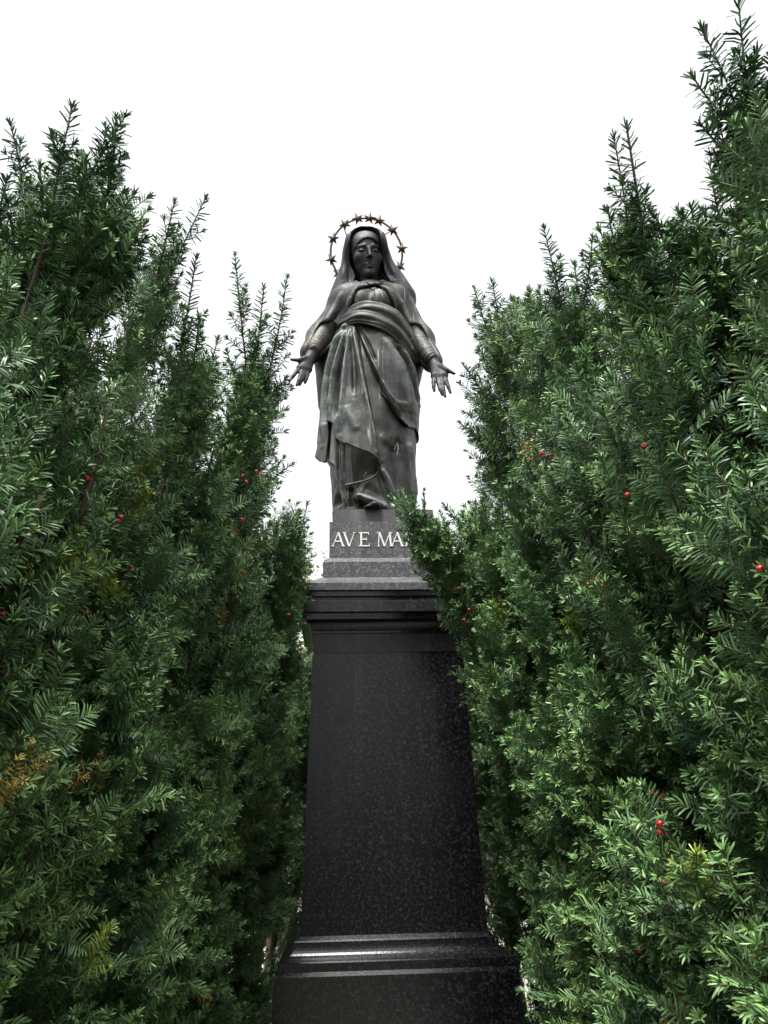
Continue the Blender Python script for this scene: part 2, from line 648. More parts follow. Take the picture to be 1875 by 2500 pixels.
def RD(pts, amp, w0, w1, over=False):
    return ([on_skirt(u, v, over) for u, v in pts], amp, w0, w1)


# each ridge runs downward in the picture: width on the picture's right side first, then left
dress_r = [
    RD([(500, 640), (484, 900), (540, 970), (556, 1080), (535, 1200), (508, 1300)], 0.020, 0.010, 0.05),
    RD([(572, 880), (570, 1050), (566, 1300)], -0.034, 0.020, 0.016),
    RD([(606, 800), (606, 1000), (604, 1150), (636, 1300)], 0.022, 0.022, 0.008),
    RD([(640, 1120), (660, 1230), (690, 1300)], -0.020, 0.016, 0.012),
    RD([(672, 1190), (682, 1300)], 0.012, 0.008, 0.008),
    RD([(680, 1192), (780, 1232), (880, 1262), (970, 1300)], 0.026, 0.020, 0.028),
    RD([(700, 1245), (780, 1280), (860, 1310)], -0.035, 0.018, 0.02),
    RD([(740, 1120), (860, 1200), (960, 1300)], -0.012, 0.03, 0.03),
    RD([(890, 960), (950, 1060), (1000, 1180), (1062, 1300)], 0.020, 0.020, 0.012),
    RD([(850, 900), (900, 1060), (950, 1200), (1010, 1300)], -0.012, 0.015, 0.03),
    RD([(1000, 760), (1040, 1000), (1080, 1280)], -0.020, 0.028, 0.035),
    RD([(1108, 740), (1128, 900), (1146, 1060), (1158, 1250)], 0.020, 0.012, 0.018),
    RD([(880, 700), (960, 745), (1060, 700)], 0.004, 0.020, 0.020),
    RD([(900, 780), (1000, 810), (1080, 760)], -0.005, 0.02, 0.02),
]
over_r = [
    RD([(600, -160), (530, 0), (478, 200), (458, 400), (446, 560), (430, 800)], 0.0217, 0.014, 0.010, True),
    RD([(612, -150), (548, 20), (496, 220), (474, 430), (462, 600)], -0.0232, 0.010, 0.010, True),
    RD([(622, -170), (566, 40), (514, 250), (494, 450), (478, 590)], 0.0261, 0.0261, 0.010, True),
    RD([(634, -170), (588, 60), (556, 260), (545, 450), (534, 620)], -0.0261, 0.012, 0.012, True),
    RD([(645, -180), (610, 60), (592, 300), (580, 500), (566, 720)], 0.0188, 0.022, 0.012, True),
    RD([(662, -180), (668, -40), (672, 150), (680, 400)], -0.0145, 0.012, 0.014, True),
    RD([(676, -190), (700, -40), (728, 110), (752, 260), (792, 450), (830, 650), (866, 850)], 0.024, 0.012, 0.040, True),
    RD([(690, -180), (740, 0), (790, 180), (840, 340), (890, 470)], -0.028, 0.016, 0.012, True),
    RD([(668, -195), (760, -20), (822, 120), (880, 250), (950, 400), (1030, 550), (1100, 640)], 0.026, 0.050, 0.010, True),
    RD([(700, -190), (800, -20), (860, 120)], -0.012, 0.010, 0.010, True),
    RD([(900, -110), (980, 0), (1050, 110), (1110, 260), (1140, 420), (1150, 560)], 0.012, 0.022, 0.026, True),
    RD([(1010, -40), (1110, 130), (1165, 320), (1185, 480)], -0.016, 0.012, 0.016, True),
    RD([(1060, -20), (1150, 180), (1195, 400), (1190, 560)], 0.014, 0.010, 0.016, True),
    RD([(960, 400), (1030, 450), (1120, 460)], 0.006, 0.012, 0.012, True),
    RD([(990, 470), (1060, 520), (1140, 540)], -0.005, 0.010, 0.010, True),
    RD([(600, 460), (690, 640), (740, 660)], 0.006, 0.02, 0.02, True),
]


_recess = [on_skirt(u, v, True) for u, v in ((700, -150), (728, 20), (752, 180), (775, 300), (806, 450), (842, 640), (876, 830), (892, 930), (905, 700), (1030, 570), (965, 440), (905, 310), (850, 190), (790, 40), (735, -90))]


def tube_skirt(over, NT, NZ, zfun_top, hem):
    th = np.linspace(-math.pi, math.pi, NT, endpoint=False)
    s = np.linspace(0, 1, NZ)
    TH_, S_ = np.meshgrid(th, s, indexing='xy')      # rows: from top (0) to hem (1)
    # hem as a function of x of the column, found at mid height
    zt = zfun_top(th)
    zmid = np.full(NT, 3.15)
    for _ in range(4):
        c, a, b = section(zmid, over)
        zh = hem(c + a * np.sin(th), np.cos(th))
        zmid = zh
    Zg = zt[None, :] + (zh - zt)[None, :] * S_
    c, a, b = section(Zg, over)
    X = c + a * np.sin(TH_)
    Y = -b * np.cos(TH_)
    front = np.clip((np.cos(TH_) + 0.15) / 0.4, 0, 1)
    d = ridge_field(X.ravel(), Zg.ravel(), over_r if over else dress_r).reshape(X.shape) * front
    d *= 1.25
    if over:
        rc = poly2d(X.ravel(), Zg.ravel(), _recess).reshape(X.shape)
        d -= 0.046 * np.clip(0.5 - rc / 0.016, 0, 1) * front
    back = np.sin(TH_ * 13 + 1.3 * np.sin(Zg * 3)) * 0.010 * np.clip((3.9 - Zg) / 0.6, 0, 1)
    d += back * (1 - front) + 0.0025 * vnoise(np.stack([X.ravel(), Y.ravel(), Zg.ravel()], 1), 7, 3).reshape(X.shape)
    nx, ny = np.sin(TH_) * b, -np.cos(TH_) * a
    nn = np.hypot(nx, ny)
    X = X + d * nx / nn
    Y = Y + d * ny / nn
    crest_highlight = np.clip(d / 0.014, 0, 1)  # painted highlight: paler where a fold stands out
    return X, Y, Zg, nx / nn, ny / nn, crest_highlight


def grid_faces(NZ, NT, close=True):
    i = np.arange(NZ - 1)[:, None]
    j = np.arange(NT if close else NT - 1)[None, :]
    j2 = (j + 1) % NT
    return np.stack(np.broadcast_arrays(i * NT + j, (i + 1) * NT + j, (i + 1) * NT + j2, i * NT + j2), -1).reshape(-1, 4)


def tube_path(pts, rad, n=8, sub=5, flat=1.0):
    pts = np.array(pts, float)
    rad = np.array(rad, float)
    t = np.arange(len(pts))
    tt = np.linspace(0, len(pts) - 1, (len(pts) - 1) * sub + 1)
    # smooth interpolation (Catmull-Rom)
    P = []
    Rr = []
    for q in tt:
        i = min(int(q), len(pts) - 2)
        f = q - i
        p0, p1_, p2, p3 = pts[max(i - 1, 0)], pts[i], pts[i + 1], pts[min(i + 2, len(pts) - 1)]
        P.append(0.5 * ((2 * p1_) + (-p0 + p2) * f + (2 * p0 - 5 * p1_ + 4 * p2 - p3) * f * f + (-p0 + 3 * p1_ - 3 * p2 + p3) * f ** 3))
        Rr.append(rad[i] * (1 - f) + rad[i + 1] * f)
    P = np.array(P)
    T = np.gradient(P, axis=0)
    T /= np.linalg.norm(T, axis=1)[:, None] + 1e-9
    ref = np.array([0.0, 1.0, 0.0])
    A = np.cross(T, ref)
    bad = np.linalg.norm(A, axis=1) < 1e-3
    A[bad] = np.cross(T[bad], np.array([1.0, 0, 0]))
    A /= np.linalg.norm(A, axis=1)[:, None]
    B = np.cross(T, A)
    ang = np.linspace(0, 2 * math.pi, n, endpoint=False)
    Rr = np.array(Rr)
    V_ = P[:, None, :] + Rr[:, None, None] * (np.cos(ang)[None, :, None] * A[:, None, :] + flat * np.sin(ang)[None, :, None] * B[:, None, :])
    m_ = len(P)
    V_ = np.vstack([V_.reshape(-1, 3), P[:1], P[-1:]])
    F_ = grid_faces(m_, n)
    jj = np.arange(n)
    c0, c1 = m_ * n, m_ * n + 1
    T_ = np.concatenate([np.stack([np.full(n, c0), (jj + 1) % n, jj], 1)[:, ::-1], np.stack([np.full(n, c1), (m_ - 1) * n + (jj + 1) % n, (m_ - 1) * n + jj], 1)])
    return V_, F_, T_


# under dress, down to the plinth
X, Y, Zg, nx, ny, crest_highlight = tube_skirt(False, 420, 240, lambda t: np.full(len(t), 3.86), lambda x, ct: np.full(len(x), ZB + 0.001))
V = np.stack([X.ravel(), Y.ravel(), Zg.ravel()], 1)
F = grid_faces(240, 420)
n0 = len(V)
V = np.vstack([V, [[-0.04, 0, 3.86], [-0.04, 0, ZB + 0.001]]])
j = np.arange(420)
tri = np.concatenate([np.stack([np.full(420, n0), j, (j + 1) % 420], 1), np.stack([np.full(420, n0 + 1), 239 * 420 + (j + 1) % 420, 239 * 420 + j], 1)])
part('dress', V, [F, tri], BR, crest_highlight=crest_highlight.ravel())

# mantle wrapped round the hips, with its traced hem
_hem_px = [(384, 870), (392, 900), (414, 924), (442, 932), (466, 922), (470, 600), (510, 604), (528, 642), (545, 742), (620, 788), (700, 820), (800, 852), (866, 900), (886, 942),
           (889, 330), (950, 430), (1000, 520), (1050, 600), (1100, 645), (1172, 664)]
_hem = []
for u, v in _hem_px:
    P = on_skirt(u, v, True)
    _hem.append((P[0], P[1]))
_hx = [h[0] for h in _hem]
_hz = [h[1] for h in _hem]


def over_hem(x, ct):
    zf = np.interp(x, _hx, _hz)
    zb = 3.17 + 0.02 * np.sin(x * 40)
    w = np.clip((ct + 0.10) / 0.2, 0, 1)
    return zf * w + zb * (1 - w)


X, Y, Zg, nx, ny, crest_highlight = tube_skirt(True, 640, 220, lambda t: 3.80 + 0.0 * t, over_hem)
fl = np.linspace(0, 1, 220)[:, None] ** 6          # the hem flares and its rim has thickness
X = X + nx * 0.012 * fl
Y = Y + ny * 0.012 * fl
TK = 0.013
Vo = np.stack([X.ravel(), Y.ravel(), Zg.ravel()], 1)
Vi = np.stack([(X - nx * TK).ravel(), (Y - ny * TK).ravel(), Zg.ravel()], 1)
F = grid_faces(220, 640)
no = len(Vo)
j = np.arange(640)
rim = np.stack([219 * 640 + j, no + 219 * 640 + j, no + 219 * 640 + (j + 1) % 640, 219 * 640 + (j + 1) % 640], 1)
zh_ = Zg[-1]
brk_c = np.abs(zh_ - np.roll(zh_, -1)) > 0.06          # the cloth is open where the hem jumps
F = F[~brk_c[np.tile(j, 219)]]
rim = rim[~brk_c]
rw_ = np.arange(219)
for c_ in np.nonzero(brk_c)[0]:
    for cc, fl_ in ((c_, False), ((c_ + 1) % 640, True)):
        w_ = np.stack([rw_ * 640 + cc, (rw_ + 1) * 640 + cc, no + (rw_ + 1) * 640 + cc, no + rw_ * 640 + cc], 1)
        rim = np.vstack([rim, w_[:, ::-1] if fl_ else w_])
# close the cloth above the shorter side of each opening
Vx, nx0 = [], 2 * no
for c_ in np.nonzero(brk_c)[0]:
    c2 = (c_ + 1) % 640
    sh, lg = (c_, c2) if zh_[c_] > zh_[c2] else (c2, c_)
    zz_ = Zg[:, sh]
    new = np.stack([np.interp(-zz_, -Zg[:, lg], X[:, lg]), np.interp(-zz_, -Zg[:, lg], Y[:, lg]), zz_], 1)
    ids = nx0 + np.arange(220)
    scol = np.arange(220) * 640 + sh
    q_ = np.stack([scol[:-1], scol[1:], ids[1:], ids[:-1]], 1) if sh == c_ else np.stack([ids[:-1], ids[1:], scol[1:], scol[:-1]], 1)
    rim = np.vstack([rim, q_])
    Vx.append(new)
    nx0 += 220
_runs = [([on_skirt(u, v, True) for u, v in q], 1.0, w, w) for q, w in (
    (((700, 30), (718, 120), (738, 230), (746, 330), (744, 400)), 0.0055), (((752, 260), (776, 430), (796, 560), (800, 700), (822, 830)), 0.008), (((780, 60), (800, 120), (806, 170)), 0.005),
    (((596, 120), (600, 210)), 0.003), (((455, 230), (448, 480)), 0.003), (((496, 200), (484, 420), (476, 560)), 0.003), (((660, -170), (690, -120)), 0.006), (((620, -140), (600, 0)), 0.006))]
stain = ridge_field(X.ravel(), Zg.ravel(), _runs)
mantle = part('mantle', np.vstack([Vo, Vi] + Vx), [F, F[:, ::-1] + no, rim], BR, crest_highlight=crest_highlight.ravel(), stain=stain)


def patch(name, top, bot, Ytop, Ybot, nu=40, nv=26, belly=0.02, th=0.012, par=None):
    """a curved strip of cloth between two traced edges (picture pixels), hung in front of the dress"""
    def res(pts, n):
        pts = np.array(pts, float)
        l = np.concatenate([[0], np.cumsum(np.linalg.norm(np.diff(pts, axis=0), axis=1))])
        t = np.linspace(0, l[-1], n)
        return np.stack([np.interp(t, l, pts[:, k]) for k in range(2)], 1)
    a, b = res(top, nu), res(bot, nu)
    out = np.zeros((nv, nu, 3))
    for i in range(nv):
        s = i / (nv - 1)
        for k in range(nu):
            u, v = a[k] * (1 - s) + b[k] * s
            yy = (Ytop * (1 - s) + Ybot * s) - belly * math.sin(math.pi * k / (nu - 1)) * s
            out[i, k] = at(*z2(u, v), yy)
    Vf = out.reshape(-1, 3)
    Vb = Vf + np.array([0, th, 0.002])
    F_ = grid_faces(nv, nu, False)
    m_ = len(Vf)
    ring = np.concatenate([np.arange(nu), np.arange(1, nv) * nu + nu - 1, (nv - 1) * nu + np.arange(nu - 2, -1, -1), np.arange(nv - 2, 0, -1) * nu])
    nxt = np.roll(ring, -1)
    rim_ = np.stack([ring, ring + m_, nxt + m_, nxt], 1)
    return part(name, np.vstack([Vf, Vb]), [F_, F_[:, ::-1] + m_, rim_], BR, par)


# the turned-up swag below the front panel
patch('mantle_fold', [(604, 760), (640, 775), (700, 800), (780, 830), (840, 860), (872, 890), (884, 925)], [(606, 1106), (650, 1100), (720, 1082), (790, 1062), (842, 1036), (874, 995), (888, 945)], -0.236, -0.196, belly=-0.022, par=mantle)
V, F, T_ = tube_path([tuple(at(*z2(u, v), y)) for u, v, y in ((886, 925, -.236), (890, 955, -.226), (876, 1000, -.214), (842, 1040, -.208), (790, 1066, -.205), (720, 1086, -.203), (650, 1102, -.202), (608, 1112, -.201))], [.0045] * 8, 10, 6)
part('mantle_hem', V, [F, T_], BR, mantle)
patch('mantle_fold', [(606, 770), (625, 780), (650, 795)], [(608, 1108), (632, 1104), (668, 1094)], -0.232, -0.214, nu=14, belly=0.006, par=mantle)
patch('mantle_fold', [(500, 600), (520, 640), (545, 740), (566, 770)], [(476, 905), (504, 930), (534, 960), (560, 1010)], -0.165, -0.19, nu=20, belly=0.01, par=mantle)

# ------------------------------------------------------------------ torso, cape and sleeves
XC = -0.035
SHL, SHR = (-0.162, 0.01, 4.005), (0.098, 0.01, 4.010)
ELL_, ELR = (-0.292, 0.015, 3.775), (0.215, 0.015, 3.765)
WRL, WRR = p1(345, 1245, -0.115), p1(1300, 1315, -0.115)


def torso(X, Y, Z, neck=True):
    Yf = Y * 1.22
    d = rcone(X, Yf, Z, (XC, 0, 3.70), (XC, 0.0, 3.96), 0.150, 0.150)
    d = smin(d, rcone(X, Yf, Z, SHL, SHR, 0.072, 0.072), 0.05)
    d = smin(d, ell(X, Y, Z, (XC - 0.060, -0.102, 3.925), (0.066, 0.055, 0.066)), 0.03)
    d = smin(d, ell(X, Y, Z, (XC + 0.060, -0.102, 3.925), (0.066, 0.055, 0.066)), 0.03)
    if neck:
        d = smin(d, rcone(X, Y, Z, (XC, 0.01, 4.0), (XC, 0.0, 4.06), 0.070, 0.056), 0.04)
    return d


def arms(X, Y, Z, rs, re, rw, wl, wr):
    d = smin(rcone(X, Y, Z, SHL, ELL_, rs, re), rcone(X, Y, Z, ELL_, wl, re, rw), 0.05)
    e = smin(rcone(X, Y, Z, SHR, ELR, rs, re), rcone(X, Y, Z, ELR, wr, re, rw), 0.05)
    return np.minimum(d, e)


bod_r = [
    (tr1([(835, 715), (820, 800), (800, 860)], -0.15), 0.006, 0.008, 0.008),
    (tr1([(850, 715), (858, 800), (862, 880)], -0.15), 0.008, 0.007, 0.010),
    (tr1([(870, 715), (905, 800), (925, 870)], -0.15), 0.006, 0.008, 0.008),
    (tr1([(700, 850), (730, 885), (830, 868), (900, 870), (970, 890)], -0.15), 0.014, 0.016, 0.008),
    (tr1([(670, 880), (740, 900), (850, 895), (960, 905)], -0.15), -0.016, 0.010, 0.008),
]
V, F = surface_nets(lambda X, Y, Z: smax(torso(X, Y, Z), 3.68 - Z, 0.01), (-0.34, -0.24, 3.64), (0.28, 0.20, 4.16), 0.006)
N = vnormals(V, F)
fr = np.clip(-N[:, 1] * 1.6, 0, 1)
rf = ridge_field(V[:, 0], V[:, 2], bod_r) * fr
V = V + N * rf[:, None]
part('bodice', V, F, BR, crest_highlight=np.clip(rf / 0.010, 0, 1))

WRL2 = tuple(np.array(WRL) + np.array((-0.012, 0.045, 0.012)))
WRR2 = tuple(np.array(WRR) + np.array((0.012, 0.045, 0.012)))
# cape: the torso and arms swollen, opened over the chest, cut away below the forearm
_open = tr1([(838, 712), (760, 728), (712, 760), (680, 800), (660, 850), (640, 900), (600, 950), (560, 1010), (545, 1060), (520, 1150), (470, 1290), (440, 1500), (1210, 1500), (1190, 1330),
             (1150, 1240), (1120, 1150), (1095, 1060), (1050, 990), (1012, 910), (985, 850), (950, 790), (905, 740), (868, 715)], -0.13)


def cape_f(X, Y, Z):
    d = smin(torso(X, Y, Z, False), arms(X, Y, Z, 0.060, 0.058, 0.040, WRL2, WRR2), 0.05) - 0.015
    # cloth hanging behind the arms down to the hip
    for e, w in ((ELL_, (-0.245, 0.07, 3.42)), (ELR, (0.135, 0.07, 3.44))):
        d = smin(d, rcone(X, Y, Z, (e[0] * 0.93, 0.05, e[2]), w, 0.070, 0.060), 0.05)
    # open over the chest and along the front of the forearms
    op = poly2d(X, Z, _open)
    d = smax(d, -(op + np.clip(Y * 4.0, 0, 0.5)), 0.008)
    for e, w in ((ELL_, WRL), (ELR, WRR)):
        e, w = np.array(e), np.array(w)
        g = e * 1.05 - w * 0.05
        inn = 0.035 if e[0] < 0 else -0.035
        d = smax(d, -rcone(X - inn, Y + 0.075, Z, tuple(g), tuple(w + (w - e) * 0.5), 0.055, 0.115), 0.008)
    # and round the throat
    d = smax(d, -rcone(X, Y, Z, (XC - 0.005, -0.085, 4.075), (XC - 0.01, 0.0, 4.18), 0.058, 0.08), 0.012)
    return d


cape_r = [
    (tr1([(600, 740), (520, 860), (440, 1000), (360, 1130), (310, 1230)], -0.09), 0.010, 0.014, 0.014),
    (tr1([(640, 780), (570, 900), (480, 1020), (400, 1150)], -0.09), -0.010, 0.012, 0.012),
    (tr1([(660, 830), (620, 920), (540, 1010), (470, 1080)], -0.12), 0.010, 0.010, 0.016),
    (tr1([(1040, 800), (1110, 930), (1180, 1060), (1250, 1160)], -0.09), 0.010, 0.014, 0.014),
    (tr1([(1010, 850), (1080, 980), (1130, 1080)], -0.10), -0.010, 0.012, 0.012),
    (tr1([(1120, 800), (1180, 930), (1240, 1060), (1290, 1180)], -0.04), 0.008, 0.012, 0.012),
    (tr1([(760, 716), (700, 750), (660, 830)], -0.14), 0.005, 0.010, 0.010),
    (tr1([(880, 716), (950, 770), (1000, 850), (1030, 930)], -0.14), 0.005, 0.010, 0.010),
]
V, F = surface_nets(cape_f, (-0.50, -0.26, 3.32), (0.42, 0.24, 4.20), 0.006)
N = vnormals(V, F)
fr = np.clip(-N[:, 1] * 1.6 + 0.3, 0, 1)
rf = ridge_field(V[:, 0], V[:, 2], cape_r) * fr
V = V + N * (rf + 0.003 * vnoise(V, 6, 5))[:, None]
part('cape', V, F, BR, crest_highlight=np.clip(rf / 0.010, 0, 1))

# tied edge of the cape at the throat
for pts, rad in (([(770, 692, -.118), (830, 708, -.140), (880, 702, -.136), (912, 698, -.125)], (.003, .005, .0055, .004)),
                 ([(790, 712, -.136), (830, 708, -.146), (880, 690, -.125), (930, 684, -.115)], (.004, .0055, .0045, .003))):
    V, F, T_ = tube_path([p1(*q) for q in pts], rad, 8)
    part('tie', V, [F, T_], BR)

# sleeves with bunched cuffs
def sleeve_f(X, Y, Z):
    d = arms(X, Y, Z, 0.070, 0.058, 0.037, WRL, WRR)
    return smax(d, Z - 3.90, 0.02)


for el, wr, lo_, hi_ in ((ELL_, WRL, (-0.46, -0.22, 3.52), (-0.14, 0.14, 3.93)), (ELR, WRR, (0.08, -0.22, 3.48), (0.38, 0.14, 3.93))):
    V, F = surface_nets(sleeve_f, lo_, hi_, 0.0045)
    N = vnormals(V, F)
    el, wr = np.array(el), np.array(wr)
    ax_ = wr - el
    L_ = np.linalg.norm(ax_)
    tpar = (V - el) @ ax_ / L_
    wob = vnoise(V, 5, 8) * 0.030 + V[:, 0] * 0.25
    fold = np.sin((tpar + wob) * 2 * math.pi / 0.030) * np.clip((tpar / L_ - 0.15) / 0.5, 0, 1) * 0.0032 * (0.6 + 0.6 * vnoise(V, 4, 9))
    V = V + N * fold[:, None]
    part('sleeve', V, F, BR)

# sash rolled round the waist and falling to the hip
SASH = [
    ([(592, 1000, -.04), (640, 950, -.125), (720, 912, -.165), (800, 903, -.178), (900, 925, -.176), (985, 985, -.160), (1062, 1075, -.125), (1130, 1190, -.09), (1178, 1300, -.06)],
     (.020, .028, .033, .036, .040, .044, .044, .040, .026)),
    ([(560, 1062, -.05), (600, 1012, -.115), (680, 972, -.165), (770, 972, -.183), (870, 1000, -.184), (960, 1058, -.170), (1050, 1150, -.135), (1130, 1260, -.095), (1188, 1345, -.06)],
     (.018, .028, .032, .034, .036, .038, .040, .036, .018)),
    ([(575, 1050, -.08), (620, 1022, -.135), (700, 1004, -.175), (800, 1016, -.188), (900, 1050, -.184), (1000, 1120, -.16), (1090, 1220, -.12)],
     (.010, .014, .016, .017, .018, .017, .012)),
]
for pts, rad in SASH:
    V, F, T_ = tube_path([p1(*q) for q in pts], rad, 22, 9, 0.56)
    N = vnormals(V, F)
    along = np.repeat(np.linspace(0, 1, (len(V) - 2) // 22), 22)
    rim_a = np.tile(np.arange(22) / 22 * 2 * math.pi, (len(V) - 2) // 22)
    gro = np.concatenate([np.sin(rim_a * 5 + 6 * along) * 0.0045, [0, 0]])
    V = V + N * (gro + vnoise(V * np.array([0.5, 1, 1.5]), 9, 11) * 0.0035)[:, None]
    part('sash', V, [F, T_], BR, crest_highlight=np.clip(gro / 0.005, 0, 1) * 0.7)

# ------------------------------------------------------------------ head and neck
HC = np.array([-0.056, -0.020, 4.258])
_hr = (Matrix.Rotation(R(7), 3, 'Z') @ Matrix.Rotation(R(-5), 3, 'Y') @ Matrix.Rotation(R(16), 3, 'X'))
HR = np.array(_hr)          # local -> world


def to_head(X, Y, Z):
    p = np.stack([X - HC[0], Y - HC[1], Z - HC[2]])
    q = np.tensordot(HR.T, p, axes=1) / 1.06
    return q[0] * 0.90, q[1], q[2] * 1.06


def head_f(X, Y, Z):
    x, y, z = to_head(X, Y, Z)
    ax_ = np.abs(x)
    d = ell(x, y, z, (0, 0.005, 0.040), (0.076, 0.096, 0.098))
    d = smin(d, ell(x, y, z, (0, -0.026, -0.034), (0.063, 0.070, 0.098)), 0.03)
    d = smin(d, ell(x, y, z, (0, -0.080, -0.112), (0.022, 0.020, 0.020)), 0.03)
    d = smin(d, ell(ax_, y, z, (0.042, -0.062, -0.018), (0.024, 0.022, 0.028)), 0.02)
    d = smax(d, -ell(ax_, y, z, (0.031, -0.116, 0.011), (0.021, 0.025, 0.012)), 0.018)
    d = smin(d, ell(ax_, y, z, (0.031, -0.079, 0.009), (0.0165, 0.016, 0.0125)), 0.004)
    d = smax(d, -rcone(ax_, y, z, (0.016, -0.097, 0.001), (0.046, -0.086, 0.002), 0.0032, 0.0028), 0.004)
    d = smin(d, rcone(ax_, y, z, (0.022, -0.090, 0.036), (0.046, -0.078, 0.034), 0.0045, 0.004), 0.018)
    d = smin(d, rcone(x, y, z, (0, -0.094, 0.022), (0, -0.112, -0.026), 0.0060, 0.0082), 0.012)
    d = smin(d, ell(ax_, y, z, (0.0090, -0.102, -0.029), (0.0058, 0.008, 0.0055)), 0.006)
    d = smin(d, ell(x, y, z, (0, -0.091, -0.066), (0.020, 0.012, 0.0065)), 0.007)
    d = smin(d, ell(x, y, z, (0, -0.089, -0.079), (0.016, 0.013, 0.0080)), 0.007)
    d = smax(d, -rcone(ax_, y, z, (0.0, -0.1045, -0.0720), (0.020, -0.095, -0.0665), 0.0026, 0.0018), 0.004)
    d = smax(d, -ell(x, y, z, (0, -0.108, -0.056), (0.004, 0.006, 0.010)), 0.006)
    d = d * 1.06
    d = smin(d, rcone(X, Y, Z, (HC[0] + 0.008, 0.0, 4.19), (XC, 0.015, 4.02), 0.052, 0.062), 0.03)
    return d


V, F = surface_nets(head_f, (-0.17, -0.19, 4.0), (0.06, 0.11, 4.44), 0.0034)
body = part('figure', V, F, BR_SKIN)


def coif_f(X, Y, Z):
    x, y, z = to_head(X, Y, Z)
    d = ell(x, y, z, (0, 0.005, 0.046), (0.086, 0.103, 0.106))
    hole = ell(x, y * 0.35, z, (0, -0.03, -0.035), (0.068, 0.05, 0.112))
    hole = np.maximum(hole, y + 0.02)
    d = smax(d, -hole, 0.008)
    return d * 1.06


V, F = surface_nets(coif_f, (-0.18, -0.18, 4.1), (0.07, 0.11, 4.46), 0.004)
part('headband', V, F, BR)


def veil_f(X, Y, Z):
    x, y, z = to_head(X, Y, Z)
    d = ell(x, y, z, (0, -0.008, 0.054), (0.098, 0.126, 0.122)) * 1.06
    d = smin(d, rcone(X, Y, Z, (-0.112, 0.000, 4.28), (-0.180, 0.020, 4.045), 0.058, 0.072), 0.06)
    d = smin(d, rcone(X, Y, Z, (0.006, 0.000, 4.30), (0.128, 0.025, 4.040), 0.060, 0.085), 0.06)
    d = smin(d, rcone(X, Y, Z, (-0.05, 0.06, 4.30), (-0.03, 0.09, 3.96), 0.09, 0.12), 0.05)
    d = smin(d, rcone(X, Y, Z, (-0.02, 0.08, 4.0), (-0.02, 0.10, 3.6), 0.12, 0.12), 0.05)
    # the open front
    op = poly2d(X, Z, _veil_open)
    d = smax(d, -(op + np.clip((Y + 0.004) * 3.0, 0, 0.5)), 0.008)
    return smax(d, 3.62 - Z, 0.01)


_veil_open = tr1([(770, 262), (700, 282), (655, 340), (640, 430), (655, 540), (690, 640), (700, 700), (760, 760), (960, 760), (980, 690), (945, 600), (912, 520), (898, 430), (880, 340), (835, 282)], -0.075)
veil_r = [
    (tr1([(640, 330), (612, 430), (596, 560), (588, 690)], -0.05), 0.010, 0.010, 0.012),
    (tr1([(655, 430), (640, 560), (640, 690)], -0.06), -0.010, 0.010, 0.010),
    (tr1([(668, 560), (676, 630), (660, 700)], -0.06), 0.010, 0.008, 0.010),
    (tr1([(890, 340), (930, 450), (975, 560), (1030, 680)], -0.05), 0.012, 0.014, 0.010),
    (tr1([(905, 470), (945, 570), (990, 660)], -0.06), -0.012, 0.010, 0.010),
    (tr1([(920, 560), (955, 630), (1000, 710)], -0.06), 0.010, 0.010, 0.010),
    (tr1([(930, 380), (1000, 510), (1060, 640), (1095, 720)], -0.03), -0.010, 0.010, 0.010),
]
V, F = surface_nets(veil_f, (-0.30, -0.16, 3.58), (0.26, 0.26, 4.50), 0.0055)
N = vnormals(V, F)
fr = np.clip(-N[:, 1] * 1.5 + 0.35, 0, 1)
bk = np.clip(N[:, 1] * 2, 0, 1) * np.sin(V[:, 0] * 95) * 0.008 * np.clip((4.35 - V[:, 2]) / 0.2, 0, 1)
rf = ridge_field(V[:, 0], V[:, 2], veil_r) * fr
V = V + N * (rf + bk)[:, None]
part('veil', V, F, BR_DARK, crest_highlight=np.clip(rf / 0.012, 0, 1) * 0.6)

# ------------------------------------------------------------------ hands
def hand(palm, fingers, thumb, wrist, cuffdir):
    """everything in world coordinates; each finger a chain of three joints"""
    pts = [wrist, palm[0], palm[1], thumb[-1]] + [f[-1] for f in fingers]
    lo = np.min(pts, axis=0) - 0.04
    hi = np.max(pts, axis=0) + 0.04

    def f(X, Y, Z):
        d = rcone(X, Y, Z, cuffdir, wrist, 0.026, 0.0235)
        a, b, c = palm
        d = smin(d, rcone(X, Y, Z, wrist, a, 0.022, 0.019), 0.015)
        d = smin(d, rcone(X, Y, Z, wrist, b, 0.022, 0.017), 0.015)
        d = smin(d, rcone(X, Y, Z, wrist, c, 0.022, 0.018), 0.015)
        d = smin(d, rcone(X, Y, Z, a, b, 0.0165, 0.0155), 0.012)
        for fg in fingers:
            e = rcone(X, Y, Z, fg[0], fg[1], 0.0118, 0.0105)
            e = smin(e, rcone(X, Y, Z, fg[1], fg[2], 0.0105, 0.0092), 0.003)
            e = smin(e, rcone(X, Y, Z, fg[2], fg[3], 0.0092, 0.0068), 0.003)
            d = smin(d, e, 0.007)
        e = rcone(X, Y, Z, thumb[0], thumb[1], 0.019, 0.0135)
        e = smin(e, rcone(X, Y, Z, thumb[1], thumb[2], 0.0130, 0.0105), 0.004)
        e = smin(e, rcone(X, Y, Z, thumb[2], thumb[3], 0.0105, 0.0070), 0.004)
        return smin(d, e, 0.010)
    V, F = surface_nets(f, lo, hi, 0.0034)
    return V, F


def chain(pts):
    return [np.array(p1(*q)) for q in pts]


